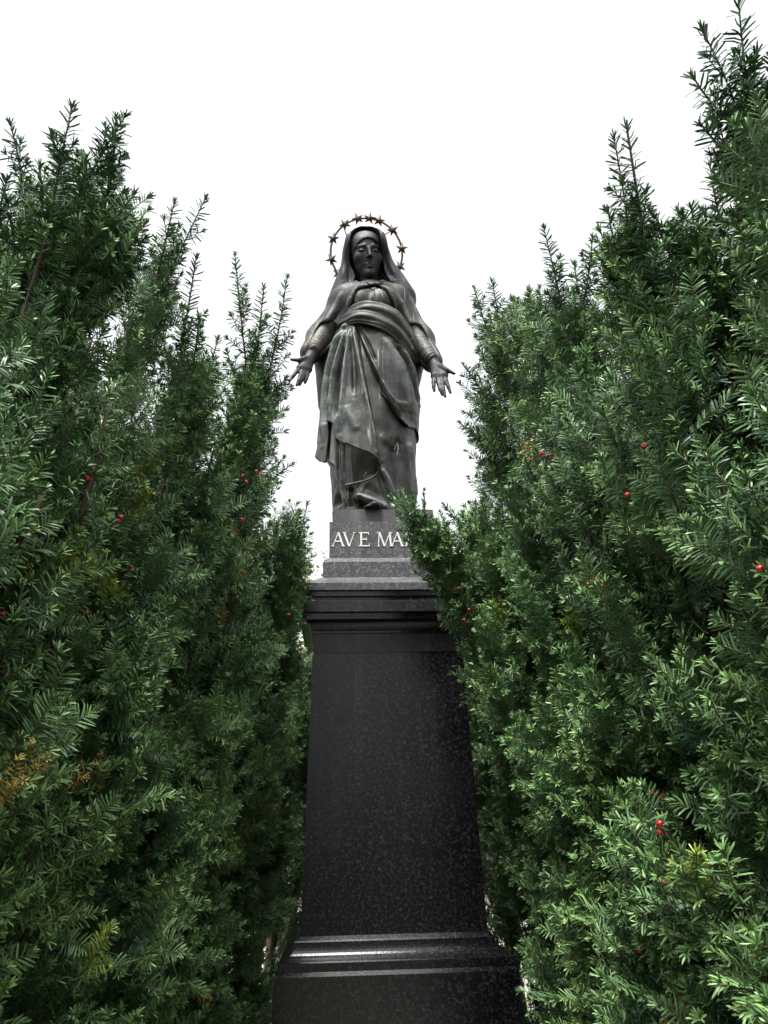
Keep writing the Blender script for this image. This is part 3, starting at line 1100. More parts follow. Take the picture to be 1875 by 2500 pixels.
lh = hand(chain([(243, 1392, -.165), (308, 1402, -.150), (275, 1400, -.160)]),
          [chain([(243, 1385, -.165), (212, 1418, -.180), (184, 1454, -.192), (153, 1494, -.198)]),
           chain([(258, 1405, -.168), (244, 1452, -.188), (230, 1490, -.200), (214, 1528, -.206)]),
           chain([(280, 1408, -.162), (266, 1455, -.180), (252, 1490, -.192), (238, 1524, -.196)]),
           chain([(306, 1402, -.150), (300, 1442, -.164), (291, 1476, -.174), (281, 1508, -.178)])],
          chain([(312, 1315, -.135), (276, 1312, -.160), (230, 1326, -.178), (170, 1320, -.186)]),
          np.array(p1(338, 1272, -.118)), np.array(p1(362, 1215, -.105)))
rh = hand(chain([(1408, 1452, -.165), (1330, 1456, -.150), (1368, 1462, -.160)]),
          [chain([(1410, 1446, -.165), (1426, 1496, -.182), (1442, 1542, -.192), (1459, 1588, -.198)]),
           chain([(1385, 1462, -.168), (1394, 1520, -.188), (1404, 1572, -.200), (1416, 1620, -.206)]),
           chain([(1358, 1466, -.162), (1364, 1518, -.180), (1376, 1562, -.192), (1392, 1604, -.196)]),
           chain([(1330, 1454, -.150), (1322, 1502, -.164), (1323, 1540, -.174), (1328, 1574, -.178)])],
          chain([(1345, 1368, -.135), (1384, 1376, -.160), (1432, 1405, -.178), (1490, 1434, -.186)]),
          np.array(p1(1318, 1338, -.118)), np.array(p1(1296, 1285, -.105)))
for V, F in (lh, rh):
    part('hand', V, F, BR_SKIN, body)

# shoe tip under the lifted hem
V, F = surface_nets(lambda X, Y, Z: smax(smin(ell(X, Y, Z, tuple(at(*z2(845, 1290), -0.21)), (0.032, 0.055, 0.022)), ell(X, Y, Z, tuple(at(*z2(800, 1297), -0.225)), (0.022, 0.03, 0.014)), 0.012), (ZB + 0.0005) - Z, 0.002),
                    (-0.16, -0.30, ZB - 0.01), (0.06, -0.10, ZB + 0.06), 0.004)
part('shoe', V, F, BR_SKIN)

# ------------------------------------------------------------------ halo of twelve stars
mg = Mat('gilded_bronze')
ng = mg.noise(mg.pos(), 70, 4)
mg.base(mg.ramp(ng, [(0.38, (0.02, 0.016, 0.012)), (0.56, (0.07, 0.046, 0.022)), (0.75, (0.22, 0.15, 0.055))]))
mg.b.inputs['Metallic'].default_value = 0.75
mg.rough(0.42)
mring = Mat('tarnished_bronze')
mring.base(mring.ramp(mring.noise(mring.pos(), 60, 3), [(0.35, (0.04, 0.035, 0.035)), (0.7, (0.16, 0.11, 0.07))]))
mring.b.inputs['Metallic'].default_value = 0.6
mring.rough(0.45)
HCEN = np.array([-0.048, 0.098, 4.398])
tilt = R(17)
hu, hv = np.array([1.0, 0, -0.02]), np.array([0.0, -math.sin(tilt), math.cos(tilt)])
hn = np.cross(hu, hv)
RH = 0.2005
ang = np.linspace(0, 2 * math.pi, 96, endpoint=False)
n_ = 8
V = []
for a in ang:
    rad = hu * math.cos(a) + hv * math.sin(a)
    for b in np.linspace(0, 2 * math.pi, n_, endpoint=False):
        V.append(HCEN + rad * (RH + 0.0064 * math.cos(b)) + hn * 0.0064 * math.sin(b))
F = np.stack(np.broadcast_arrays(*[None] * 0), -1) if False else None
i = np.arange(96)[:, None]
j = np.arange(n_)[None, :]
F = np.stack(np.broadcast_arrays(i * n_ + j, ((i + 1) % 96) * n_ + j, ((i + 1) % 96) * n_ + (j + 1) % n_, i * n_ + (j + 1) % n_), -1).reshape(-1, 4)
halo = part('halo', V, F, mring.m)
sv = []
for k in range(10):
    r_ = 0.0395 if k % 2 == 0 else 0.0155
    a = R(90 + 36 * k)
    sv.append((r_ * math.cos(a), r_ * math.sin(a), 0.0))
sv += [(0, 0, 0.011), (0, 0, -0.011)]
sf = [(k, (k + 1) % 10, 10) for k in range(10)] + [((k + 1) % 10, k, 11) for k in range(10)]
star_me = mesh_np('star', np.array(sv), np.array(sf))
star_me.materials.append(mg.m)
# measured from the picture: positions of the eleven stars in view, plus the one behind the veil
for k, (u, v) in enumerate(((512, 610), (492, 497), (514, 362), (587, 252), (692, 190), (806, 182), (892, 212), (1000, 294), (1060, 420), (1066, 543))):
    a = np.array(at(*z1(u, v), 0.09)) - HCEN
    an = math.atan2(a[2] / math.cos(tilt), a[0])
    if k == 0:
        A0 = an
    rad = hu * math.cos(an) + hv * math.sin(an)
    P = HCEN + rad * RH - hn * -0.004
    s = put('star', star_me, None, halo)
    rr = np.random.RandomState(k).uniform(-0.25, 0.25)
    Mx = Matrix(((hu[0], hv[0], hn[0]), (hu[1], hv[1], hn[1]), (hu[2], hv[2], hn[2]))) @ Matrix.Rotation(an - math.pi / 2 + rr * 0.6, 3, 'Z')
    s.matrix_local = Matrix.Translation(Vector(P - OFF)) @ Mx.to_4x4()
# stays from the head to the halo
for u in ((595, 250, 620, 320), (905, 320, 985, 275)):
    V, F, T_ = tube_path([p1(u[0], u[1], 0.085), p1(u[2], u[3], 0.06)], (.0035, .0035), 6, 2)
    part('halo_stay', V, [F, T_], mring.m)
# ------------------------------------------------------------------ yew: needles, sprigs, shoots
def needle_material(name, young, old, under, dead=False):
    m = Mat(name)
    oi = m.n('ObjectInfo')
    at_ = m.n('Attribute', attribute_name='tip')
    rnd = oi.outputs['Random']
    col = m.ramp(rnd, [(0.0, [c * 0.72 for c in old]), (0.45, old), (0.8, [old[0] * 1.25, old[1] * 1.2, old[2] * 0.95]), (1.0, [o * 0.5 + y * 0.5 for o, y in zip(old, young)])])
    col = m.mix(m.ramp(at_.outputs['Fac'], [(0.45, 0.0), (1.0, 0.75)]), col, young)
    if dead:                                     # only some needles of the spray have turned
        vd = m.n('Attribute', attribute_name='vary')
        keep = m.math('ADD', m.math('MULTIPLY', vd.outputs['Fac'], 0.75), m.math('MULTIPLY', at_.outputs['Fac'], 0.35))
        col = m.mix(m.ramp(keep, [(0.36, 0.0), (0.46, 1.0)]), (0.060, 0.120, 0.045), col)
    av = m.n('Attribute', attribute_name='vary')
    if not dead:
        col = m.mix(1.0, col, m.ramp(av.outputs['Fac'], [(0.0, 0.45), (0.6, 1.0), (1.0, 1.7)]), 'MULTIPLY')
    pn = m.noise(m.pos(), 2.2, 2)
    col = m.mix(m.ramp(pn, [(0.45, 0.0), (0.72, 0.30)]), col, [young[0] * 1.1, young[1] * 0.95, young[2] * 0.6])
    g = m.n('NewGeometry')
    col = m.mix(m.math('MULTIPLY', g.outputs['Backfacing'], 0.75), col, under)
    m.base(col)
    fine = m.noise(m.pos(), 160, 2)
    m.rough(m.ramp(fine, [(0.35, 0.30), (0.65, 0.50)]))
    m.b.inputs['Specular IOR Level'].default_value = 0.30
    return m.m


M_NEEDLE = needle_material('yew_needles', (0.155, 0.272, 0.092), (0.045, 0.112, 0.057), (0.098, 0.170, 0.088))
M_YOUNG = needle_material('young_yew_needles', (0.30, 0.38, 0.07), (0.22, 0.31, 0.06), (0.24, 0.30, 0.09), True)
M_YELLOW = needle_material('yellowed_needles', (0.62, 0.47, 0.16), (0.50, 0.38, 0.12), (0.50, 0.38, 0.16), True)
M_DEAD = needle_material('dead_needles', (0.55, 0.22, 0.07), (0.42, 0.16, 0.055), (0.42, 0.18, 0.08), True)
mt = Mat('green_twig')
mt.base(mt.ramp(mt.noise(mt.pos(), 40, 3), [(0.35, (0.060, 0.075, 0.030)), (0.7, (0.12, 0.105, 0.045))]))
mt.rough(0.6)
M_TWIG = mt.m
mb = Mat('yew_bark')
nb = mb.noise(mb.pos((30, 30, 6)), 1.0, 5)
mb.base(mb.ramp(nb, [(0.3, (0.022, 0.014, 0.010)), (0.55, (0.060, 0.036, 0.022)), (0.75, (0.105, 0.064, 0.040))]))
mb.rough(0.85)
mb.bump(nb, 0.5, 0.01)
M_BARK = mb.m


def unit(v):
    return v / np.maximum(np.linalg.norm(v, axis=-1, keepdims=True), 1e-9)


class Sprig:
    """collects needles and twigs, then becomes one mesh (axis along +Z, upper side +Y)"""
    def __init__(self, seed):
        self.rs = np.random.RandomState(seed)
        self.nb, self.nd, self.nu, self.nl, self.nw, self.nt = [], [], [], [], [], []
        self.sv, self.sf, self.sn = [], [], 0
        self.nwid, self.tipscale = 0.0031, 1.0

    def needles(self, base, d, up, ln, wd, tip):
        self.nb.append(base), self.nd.append(d), self.nu.append(up), self.nl.append(ln), self.nw.append(wd), self.nt.append(tip)

    def stem(self, pts, r0, r1, n=4):
        V_, F_, T_ = tube_path(pts, np.linspace(r0, r1, len(pts)), n, 1)
        self.sv.append(V_)
        self.sf.append((F_ + self.sn, T_ + self.sn))
        self.sn += len(V_)

    def twig(self, p0, d, up, L, flat, nl=0.022, step=0.0030, r=0.0016, t0=0.0, droop=0.0, tipn=True, curl=0.0):
        rs = self.rs
        d, up = unit(np.array(d, float)), np.array(up, float)
        up = unit(up - d * (up @ d))
        side = np.cross(d, up)
        m = max(4, int(L / 0.02))
        ts = np.linspace(0, 1, m + 1)
        bendu, bends = rs.uniform(-0.12, 0.16) - droop, rs.uniform(-0.12, 0.12)
        path = [p0 + d * L * t + up * (bendu * L * t * t) + side * (bends * L * t * t) for t in ts]
        self.stem(path, r, r * 0.55)
        path = np.array(path)
        k = int(L / step)
        s = (np.arange(k) + rs.uniform(0, 1, k) * 0.6) / k
        s = s[s < 0.985]
        k = len(s)
        P = np.stack([np.interp(s, ts, path[:, q]) for q in range(3)], 1)
        Dd = unit(d[None] + up[None] * (2 * bendu * s)[:, None] + side[None] * (2 * bends * s)[:, None])
        if flat:
            sg = np.where(np.arange(k) % 2 == 0, 1.0, -1.0)
            az = rs.normal(0, 0.26, k) + rs.uniform(0.05, 0.30)
            lat = side[None] * (sg * np.cos(az))[:, None] + up[None] * np.sin(az)[:, None]
        else:
            az = np.arange(k) * 2.39996 + rs.normal(0, 0.3, k)
            lat = side[None] * np.cos(az)[:, None] + up[None] * np.sin(az)[:, None]
        th = np.radians(rs.normal(64 if flat else 72, 6, k) - 34 * np.clip((s - 0.80) / 0.2, 0, 1) - curl)
        nd = unit(Dd * np.cos(th)[:, None] + lat * np.sin(th)[:, None])
        nu = unit(up[None] * (1.0 if flat else 0.0) + Dd * (0.35 if flat else 1.0) + rs.normal(0, 0.22 if flat else 0.75, (k, 3)))
        ln = nl * rs.uniform(0.80, 1.15, k) * np.clip(0.55 + 2.2 * (1 - s), 0.5, 1) * np.clip(0.6 + s * 3, 0.6, 1)
        self.needles(P, nd, nu, ln, np.full(k, self.nwid) * rs.uniform(0.85, 1.15, k), np.clip(t0 + s * (1 - t0), 0, 1) * self.tipscale)
        if tipn:                                   # terminal tuft
            q = 12
            a = np.arange(q) * 2.4
            th = np.radians(rs.uniform(15, 60, q))
            lat = side[None] * np.cos(a)[:, None] + up[None] * np.sin(a)[:, None]
            nd = unit(d[None] * np.cos(th)[:, None] + lat * np.sin(th)[:, None])
            self.needles(np.repeat(path[-1:], q, 0), nd, unit(d[None] + rs.normal(0, 0.2, (q, 3))), nl * rs.uniform(0.5, 0.8, q), np.full(q, 0.0034), np.ones(q) * self.tipscale)
        return path

    def mesh(self, name, mat):
        B, D, U = np.vstack(self.nb), np.vstack(self.nd), np.vstack(self.nu)
        L_, W_, T_ = np.concatenate(self.nl), np.concatenate(self.nw), np.concatenate(self.nt)
        U = unit(U - D * (U * D).sum(1, keepdims=True))
        S = np.cross(D, U)
        n = len(B)
        cur = (self.rs.uniform(0.0, 0.30, n) * L_)[:, None]
        bl = B - S * (W_ * 0.30)[:, None]
        br = B + S * (W_ * 0.30)[:, None]
        mid = B + D * (L_ * 0.42)[:, None] + U * cur * 0.40
        ml, mr = mid - S * (W_ * 0.5)[:, None], mid + S * (W_ * 0.5)[:, None]
        far = B + D * (L_ * 0.84)[:, None] + U * cur * 0.10
        fl_, fr_ = far - S * (W_ * 0.42)[:, None], far + S * (W_ * 0.42)[:, None]
        tip = B + D * L_[:, None] - U * cur * 0.25
        V_ = np.stack([bl, br, mr, ml, fr_, fl_, tip], 1).reshape(-1, 3)
        i5 = np.arange(n)[:, None] * 7
        Q = np.concatenate([np.concatenate([i5, i5 + 1, i5 + 2, i5 + 3], 1), np.concatenate([i5 + 3, i5 + 2, i5 + 4, i5 + 5], 1)])
        T3 = np.concatenate([i5 + 5, i5 + 4, i5 + 6], 1)
        faces = [Q, T3]
        tipv = np.repeat(T_, 7)
        nn = len(V_)
        V_ = np.vstack([V_] + self.sv)
        nneed = len(Q) + len(T3)
        for a, b in self.sf:
            faces += [a + nn, b + nn]
        me = mesh_np(name, V_, faces)
        rv = me.attributes.new('vary', 'FLOAT', 'POINT')
        rv.data.foreach_set('value', np.concatenate([np.repeat(self.rs.rand(n), 7), np.zeros(len(V_) - nn)]).astype(np.float32))
        me.materials.append(mat)
        me.materials.append(M_TWIG)
        mi = np.ones(len(me.polygons), np.int32)
        mi[:nneed] = 0
        me.polygons.foreach_set('material_index', mi)
        at_ = me.attributes.new('tip', 'FLOAT', 'POINT')
        at_.data.foreach_set('value', np.concatenate([tipv, np.zeros(len(V_) - nn)]).astype(np.float32))
        return me


def make_frond(seed, mat=None, name='sprig', scale=1.0, sparse=1.0, small=False, flat=True):
    sp = Sprig(seed)
    rs = sp.rs
    L = (rs.uniform(0.060, 0.090) if small else rs.uniform(0.105, 0.160)) * scale
    nl = rs.uniform(0.0290, 0.0340)
    up = np.array([0, 1.0, 0])
    path = sp.twig(np.zeros(3), (0, 0.0, 1), up, L, flat, nl, 0.0027 * sparse, 0.0019, 0.15, -0.05)
    k = rs.randint(0, 2) if small else rs.randint(2, 4)
    for i in range(k):
        t = 0.10 + 0.50 * (i + rs.uniform(0, 0.6)) / k
        p = path[min(int(t * (len(path) - 1)), len(path) - 1)]
        sg = 1 if i % 2 else -1
        a = R(rs.uniform(20, 38))
        d = (sg * math.sin(a), rs.uniform(-0.05, 0.35), math.cos(a))
        sp.twig(p, d, up, L * rs.uniform(0.45, 0.70), flat, nl * 0.95, 0.0027 * sparse, 0.0013, 0.35)
    return sp.mesh(name, mat or M_NEEDLE)


FROND = [make_frond(s, flat=(s < 6)) for s in range(8)] + [make_frond(20 + s, small=True, flat=(s < 4)) for s in range(6)]      # eight large sprays, six small
FROND_Y = [make_frond(40 + s, M_YOUNG) for s in range(3)]
FROND_Q = [make_frond(50 + s, M_YELLOW, sparse=2.2) for s in range(2)]
FROND_D = [make_frond(60 + s, M_DEAD, scale=0.6, sparse=1.8) for s in range(2)]


# ------------------------------------------------------------------ hedge shape, in world metres
def bil(tab, Y, z):
    ys = sorted(tab)
    vals = [np.interp(z, [q[0] for q in tab[y]], [q[1] for q in tab[y]]) for y in ys]
    return float(np.interp(Y, ys, vals))


FACE = {
    -1: {-4.6: [(1, -0.80)], -2.6: [(1, -0.68)], -2.2: [(1, -0.655)], -1.65: [(1, -0.61), (2.6, -0.63)], -1.3: [(1, -0.56), (2.0, -0.56), (2.5, -0.59)], -1.0: [(1, -0.52), (2.0, -0.48), (2.6, -0.49)],
         -0.5: [(1, -0.55), (1.4, -0.48), (1.9, -0.375), (2.5, -0.31)], 0.0: [(1, -0.56), (1.6, -0.49), (2.4, -0.40)], 0.6: [(1, -0.42)], 1.0: [(1, -0.20)], 1.7: [(1, -0.02)]},
    1: {-4.6: [(1, 0.62)], -2.6: [(1, 0.46)], -2.2: [(1, 0.435), (2.6, 0.43)], -1.9: [(1.2, 0.33), (1.8, 0.36), (2.5, 0.42)], -1.4: [(1, 0.34), (1.6, 0.33), (2.4, 0.39)], -1.0: [(1, 0.36), (1.6, 0.31), (2.2, 0.33), (2.6, 0.385)],
        -0.6: [(1, 0.46), (1.5, 0.31), (2.1, 0.22), (2.4, 0.25), (2.6, 0.33)], 0.0: [(1, 0.54), (1.6, 0.45), (2.4, 0.40)], 0.6: [(1, 0.42)], 1.0: [(1, 0.20)], 1.7: [(1, 0.02)]},
}
TOP = {
    -1: ([-4.6, -2.6, -2.3, -2.05, -1.9, -1.7, -1.5, -1.3, -1.1, -0.9, -0.6, -0.4, 0.0, 0.8, 1.7], [2.3, 2.32, 2.36, 2.40, 2.40, 2.50, 2.48, 2.60, 2.58, 2.52, 2.42, 2.34, 2.25, 2.25, 2.3]),
    1: ([-4.6, -2.7, -2.5, -2.3, -2.1, -1.9, -1.7, -1.4, -1.2, -1.0, -0.8, -0.6, -0.4, 0.0, 0.8, 1.7], [2.4, 2.45, 2.40, 2.30, 2.32, 2.38, 2.42, 2.52, 2.60, 2.66, 2.60, 2.46, 2.38, 2.25, 2.25, 2.3]),
}
SHR = {
    -1: [(-4.7, -1.93, 'large dark yew shrub at the left edge with yellowing sprays and tall leaders'),
         (-1.93, -1.42, 'yew shrub second from the left edge, with forked upright leaders'),
         (-1.42, -0.78, 'slim columnar yew on the left whose three thin leaders rise beside the statue hand'),
         (-0.78, 0.45, 'low dark yew shrub pressed against the left side of the granite pedestal'),
         (0.45, 2.0, 'shaded yew shrub behind the pedestal, seen in the gap on its left')],
    1: [(-4.7, -2.28, 'tallest dark yew shrub at the right edge, reaching the top of the picture'),
        (-2.28, -1.62, 'yew shrub right of centre with a tall pair of leaders rising close together'),
        (-1.62, -0.98, 'yew shrub on the right with short leaders level with the statue chest'),
        (-0.98, 0.45, 'yew shrub overhanging the right end of the inscription on the pedestal'),
        (0.45, 2.0, 'shaded yew shrub behind the pedestal, seen in the gap on its right')],
}


def inv_px(px, py, Zc):
    d = _f + (px - 937.5) / FOC * _r - (py - 1250.0) / FOC * _u
    return CAM_POS + d * Zc


def project(P):
    q = P - CAM_POS
    dz = q @ _f
    return 937.5 + FOC * (q @ _r) / dz, 1250 - FOC * (q @ _u) / dz, dz


rng = np.random.RandomState(7)
INST = []          # (point, axis, up, scale, proto, side)


def add_frond(p, d, side, sc=1.0, big=1.0):
    d = unit(np.array(d))
    up = np.array([-side * 0.50, -0.55, 0.85]) + rng.normal(0, 0.28, 3)
    pr = rng.randint(8) if sc > 0.80 else 8 + rng.randint(6)
    INST.append((p, d, unit(up - d * (up @ d)), rng.uniform(0.88, 1.12) * big, pr, side))


def plume(p0, p1_, side, spacing=0.026, r0=1.0, r1=0.55, start=0.0, thick=1.0, spread=0.0):
    """an upright branch with sprays all round it"""
    p0, p1_ = np.array(p0), np.array(p1_)
    ax = p1_ - p0
    L = np.linalg.norm(ax)
    ax /= L
    ref = np.array([0.3, 0.9, 0.2])
    a = unit(np.cross(ax, ref))
    b = np.cross(ax, a)
    ph = rng.uniform(0, 6.28)
    n = max(2, int(L / spacing))
    for i in range(n):
        t = start + (1 - start) * (i + rng.uniform(0, 0.8)) / n
        az = ph + i * 2.39996
        lat = a * math.cos(az) + b * math.sin(az)
        th = R(rng.uniform(20, 46))
        d = ax * math.cos(th) + lat * math.sin(th) + np.array([-side * 0.75 * spread, -0.45 * spread, 0.12 - 0.55 * spread])
        add_frond(p0 + ax * L * t + lat * 0.004, d, side, (r0 + (r1 - r0) * t) * rng.uniform(0.8, 1.15), thick)
    add_frond(p1_, ax + rng.normal(0, 0.1, 3), side, r1 * 1.1)


STEMS = []           # (points, radii, side) bare branches
def hedge(side):
    y = -4.5
    while y < 1.75:
        dy = 0.135 if y > -2.7 else 0.26
        near = y > -2.7
        for layer in range(4 if near else 2):
            z = rng.uniform(0.25, 0.5)
            top = np.interp(y, *TOP[side])
            while z < top - 0.10:
                yy = y + rng.uniform(-0.06, 0.06)
                zz = z + rng.uniform(-0.08, 0.08)
                face = bil(FACE[side], yy, zz)
                P = np.array([[face, yy, zz]])
                lump = vnoise(P, 1.5, 21 + side)[0]
                hole = vnoise(P, 2.1, 31 + side)[0]
                L = rng.uniform(0.26, 0.44)
                z += 0.20 if near else 0.30
                if yy > 0.45 and zz < 1.45 and rng.rand() < 0.72:
                    continue
                if layer == 0 and hole > 0.30:
                    continue
                if layer == 1 and hole > 0.58:
                    continue
                rel = (top - zz) / max(top - 0.3, 0.1)
                out = np.interp(rel, [0.0, 0.15, 0.5, 1.0], [0.04, 0.22, 0.55, 0.85]) * (1.0 if layer < 2 else 0.5)
                depth = 0.085 + 0.14 * layer - 0.070 * lump + rng.uniform(-0.02, 0.03)
                d = unit(np.array([-side * out, -0.08 - 0.30 * min(rel, 1) + 0.22 * vnoise(P, 0.8, 77)[0] + rng.normal(0, 0.07), 1.0]))
                tip = np.array([face + side * depth, yy, min(zz + L * 0.6, top + rng.uniform(-0.05, 0.03))])
                base = tip - d * L
                plume(base, tip, side, (0.026, 0.028, 0.040, 0.085)[layer], 1.05, 0.62, 0.0, 1.0 if layer < 3 else 2.0, float(np.clip((rel - 0.18) / 0.5, 0, 1)) * rng.uniform(0.5, 1.15))
                if layer < 3:
                    STEMS.append(([base, (base + tip) / 2, tip], (0.0024, 0.0020, 0.0013), side))
        y += dy


for s_ in (-1, 1):
    hedge(s_)

# leaders that stand against the sky: tip, foot (photo pixels) and distance along the view axis
LEADERS = [
    (38, 308, 62, 480, 1.85, -1), (165, 262, 118, 560, 1.50, -1), (302, 288, 210, 440, 1.60, -1), (300, 300, 262, 480, 1.62, -1), (8, 440, -8, 560, 1.50, -1), (312, 470, 258, 580, 1.58, -1),
    (345, 572, 245, 650, 1.60, -1), (335, 640, 270, 700, 1.60, -1), (425, 500, 388, 660, 2.05, -1), (498, 492, 412, 670, 2.10, -1), (478, 638, 442, 860, 2.15, -1), (488, 780, 470, 900, 2.2, -1), (530, 832, 500, 940, 2.25, -1),
    (570, 622, 600, 880, 2.50, -1), (645, 708, 622, 900, 2.50, -1), (718, 688, 645, 960, 2.45, -1), (700, 925, 640, 990, 2.50, -1), (708, 1130, 640, 1190, 2.75, -1), (755, 1233, 722, 1340, 3.05, -1), (722, 1252, 712, 1350, 3.0, -1),
    (560, 860, 585, 960, 2.45, -1), (120, 420, 100, 560, 1.55, -1), (220, 400, 180, 560, 1.55, -1),
    (1795, 14, 1832, 260, 1.30, 1), (1733, 68, 1800, 270, 1.34, 1), (1678, 222, 1800, 310, 1.34, 1), (1712, 318, 1800, 400, 1.36, 1), (1878, 150, 1890, 320, 1.28, 1), (1845, 200, 1850, 330, 1.3, 1), (1760, 420, 1830, 470, 1.36, 1),
    (1518, 345, 1542, 640, 1.62, 1), (1536, 340, 1602, 770, 1.60, 1), (1468, 532, 1522, 650, 1.65, 1), (1570, 472, 1562, 620, 1.62, 1), (1612, 522, 1682, 640, 1.62, 1), (1690, 508, 1702, 610, 1.62, 1), (1722, 412, 1768, 580, 1.58, 1),
    (1480, 660, 1530, 740, 1.68, 1), (1333, 557, 1372, 750, 2.10, 1), (1458, 588, 1420, 760, 2.10, 1), (1394, 652, 1428, 770, 2.15, 1), (1152, 708, 1192, 810, 2.80, 1), (1198, 688, 1226, 810, 2.72, 1), (1294, 714, 1300, 790, 2.50, 1),
    (1340, 720, 1330, 800, 2.3, 1), (1250, 735, 1262, 800, 2.6, 1), (1138, 888, 1182, 965, 2.75, 1), (1130, 1032, 1172, 1075, 2.78, 1), (1090, 1232, 1150, 1320, 2.95, 1), (1155, 1236, 1166, 1310, 2.95, 1),
    (1000, 1232, 1050, 1320, 2.72, 1), (982, 1250, 1040, 1330, 2.74, 1),
]
SHOOT_LIST = []
for k, (ax_, ay_, bx_, by_, zc, sd) in enumerate(LEADERS):
    tip = inv_px(ax_, ay_, zc)
    foot = inv_px(bx_, by_, zc + 0.03)
    SHOOT_LIST.append((tip, foot, sd, k))
    d = unit(tip - foot)
    low = foot - unit(d + np.array([0, 0, 1.2])) * 0.40 + np.array([sd * 0.05, 0, 0])
    plume(low, foot - d * min(0.075, 0.4 * np.linalg.norm(tip - foot)), sd, 0.017, 0.84, 0.60)
    STEMS.append(([low + np.array([sd * 0.10, 0.02, -0.15]), low, foot], (0.006, 0.005, 0.0032), sd))

# dense growth against the left end of the cornice
for a_, b_, r_ in (((650, 1720, 3.15), (695, 1540, 3.05), 0.8), ((660, 1640, 3.1), (700, 1470, 3.05), 0.8), ((620, 1560, 3.05), (672, 1390, 3.0), 0.8), ((620, 1440, 3.0), (684, 1300, 2.95), 0.8), ((690, 1780, 3.2), (712, 1650, 3.15), 0.7)):
    plume(inv_px(*a_), inv_px(*b_), -1, 0.020, r_, r_ * 0.7)
# woody stems that show in the hollows
for pts in (((175, 1330, 1.50), (200, 1250, 1.49), (238, 1120, 1.54), (262, 1000, 1.60)), ((30, 1350, 1.36), (75, 1270, 1.37), (120, 1180, 1.44)), ((1775, 1440, 1.47), (1758, 1310, 1.46), (1720, 1180, 1.47), (1690, 1040, 1.50)),
            ((560, 1480, 2.6), (575, 1330, 2.57), (590, 1180, 2.57)), ((620, 1800, 3.2), (665, 1700, 3.2), (720, 1600, 3.25))):
    STEMS.append(([inv_px(*q) for q in pts], np.linspace(0.0075, 0.004, len(pts)), -1 if pts[0][0] < 937 else 1))
# the branch that leans over the end of the inscription
for a_, b_, r_ in (((1150, 1450, 2.80), (1065, 1360, 2.74), 0.85), ((1075, 1395, 2.76), (1012, 1275, 2.72), 0.62), ((1175, 1480, 2.82), (1100, 1410, 2.76), 0.85), ((1130, 1420, 2.78), (1105, 1350, 2.74), 0.7)):
    plume(inv_px(*a_), inv_px(*b_), 1, 0.020, r_, r_ * 0.6)
    STEMS.append(([inv_px(*a_), inv_px((a_[0] + b_[0]) / 2, (a_[1] + b_[1]) / 2, (a_[2] + b_[2]) / 2), inv_px(*b_)], (0.005, 0.004, 0.002), 1))

# unseen hedge added behind the viewpoint to darken reflections in the polished stone
N_BACK = len(INST)
for bx in np.arange(-1.9, 1.95, 0.24):
    for bz in np.arange(0.3, 3.5, 0.30):
        for ly in (0.0, 0.16):
            x_ = bx + rng.uniform(-.1, .1)
            tip = np.array([x_, -5.1 - ly + rng.uniform(-.05, .05), bz + 0.35])
            plume(tip - np.array([rng.uniform(-.1, .1), -0.12 + 0.0, 0.40]) * np.array([1, -1, 1]), tip, 0, 0.05, 1.05, 0.7)
# ------------------------------------------------------------------ the shrubs
def shrub_of(p, side):
    if side == 0:
        return 0
    for k, (y0, y1, lab) in enumerate(SHR[side]):
        if p[1] < y1:
            return k
    return len(SHR[side]) - 1


# geometry-node group: one spray on every point
protos = []
for i, me in enumerate(FROND):
    protos.append(bpy.data.objects.new('spray_shape', me))
ng_ = bpy.data.node_groups.new('scatter_sprays', 'GeometryNodeTree')
ng_.interface.new_socket('Geometry', in_out='INPUT', socket_type='NodeSocketGeometry')
ng_.interface.new_socket('Geometry', in_out='OUTPUT', socket_type='NodeSocketGeometry')
gi = ng_.nodes.new('NodeGroupInput')
go = ng_.nodes.new('NodeGroupOutput')
iop = ng_.nodes.new('GeometryNodeInstanceOnPoints')
g2i = ng_.nodes.new('GeometryNodeGeometryToInstance')
for ob in protos:
    oi_ = ng_.nodes.new('GeometryNodeObjectInfo')
    oi_.inputs['Object'].default_value = ob
    oi_.inputs['As Instance'].default_value = False
    g1 = ng_.nodes.new('GeometryNodeGeometryToInstance')
    ng_.links.new(oi_.outputs['Geometry'], g1.inputs[0])
    if ob is protos[0]:
        jn = ng_.nodes.new('GeometryNodeJoinGeometry')
    ng_.links.new(g1.outputs[0], jn.inputs[0])
ng_.nodes.remove(g2i)
ng_.links.new(gi.outputs[0], iop.inputs['Points'])
ng_.links.new(jn.outputs[0], iop.inputs['Instance'])
iop.inputs['Pick Instance'].default_value = True


def named(nm, typ):
    nd = ng_.nodes.new('GeometryNodeInputNamedAttribute')
    nd.data_type = typ
    nd.inputs['Name'].default_value = nm
    return nd.outputs['Attribute']


ng_.links.new(named('proto', 'INT'), iop.inputs['Instance Index'])
e2r = ng_.nodes.new('FunctionNodeEulerToRotation')
ng_.links.new(named('rot', 'FLOAT_VECTOR'), e2r.inputs[0])
ng_.links.new(e2r.outputs[0], iop.inputs['Rotation'])
ng_.links.new(named('size', 'FLOAT'), iop.inputs['Scale'])
ng_.links.new(iop.outputs[0], go.inputs[0])


def frame(d, up):
    z = d
    x = unit(np.cross(up, z))
    y = np.cross(z, x)
    return Matrix(((x[0], y[0], z[0]), (x[1], y[1], z[1]), (x[2], y[2], z[2])))


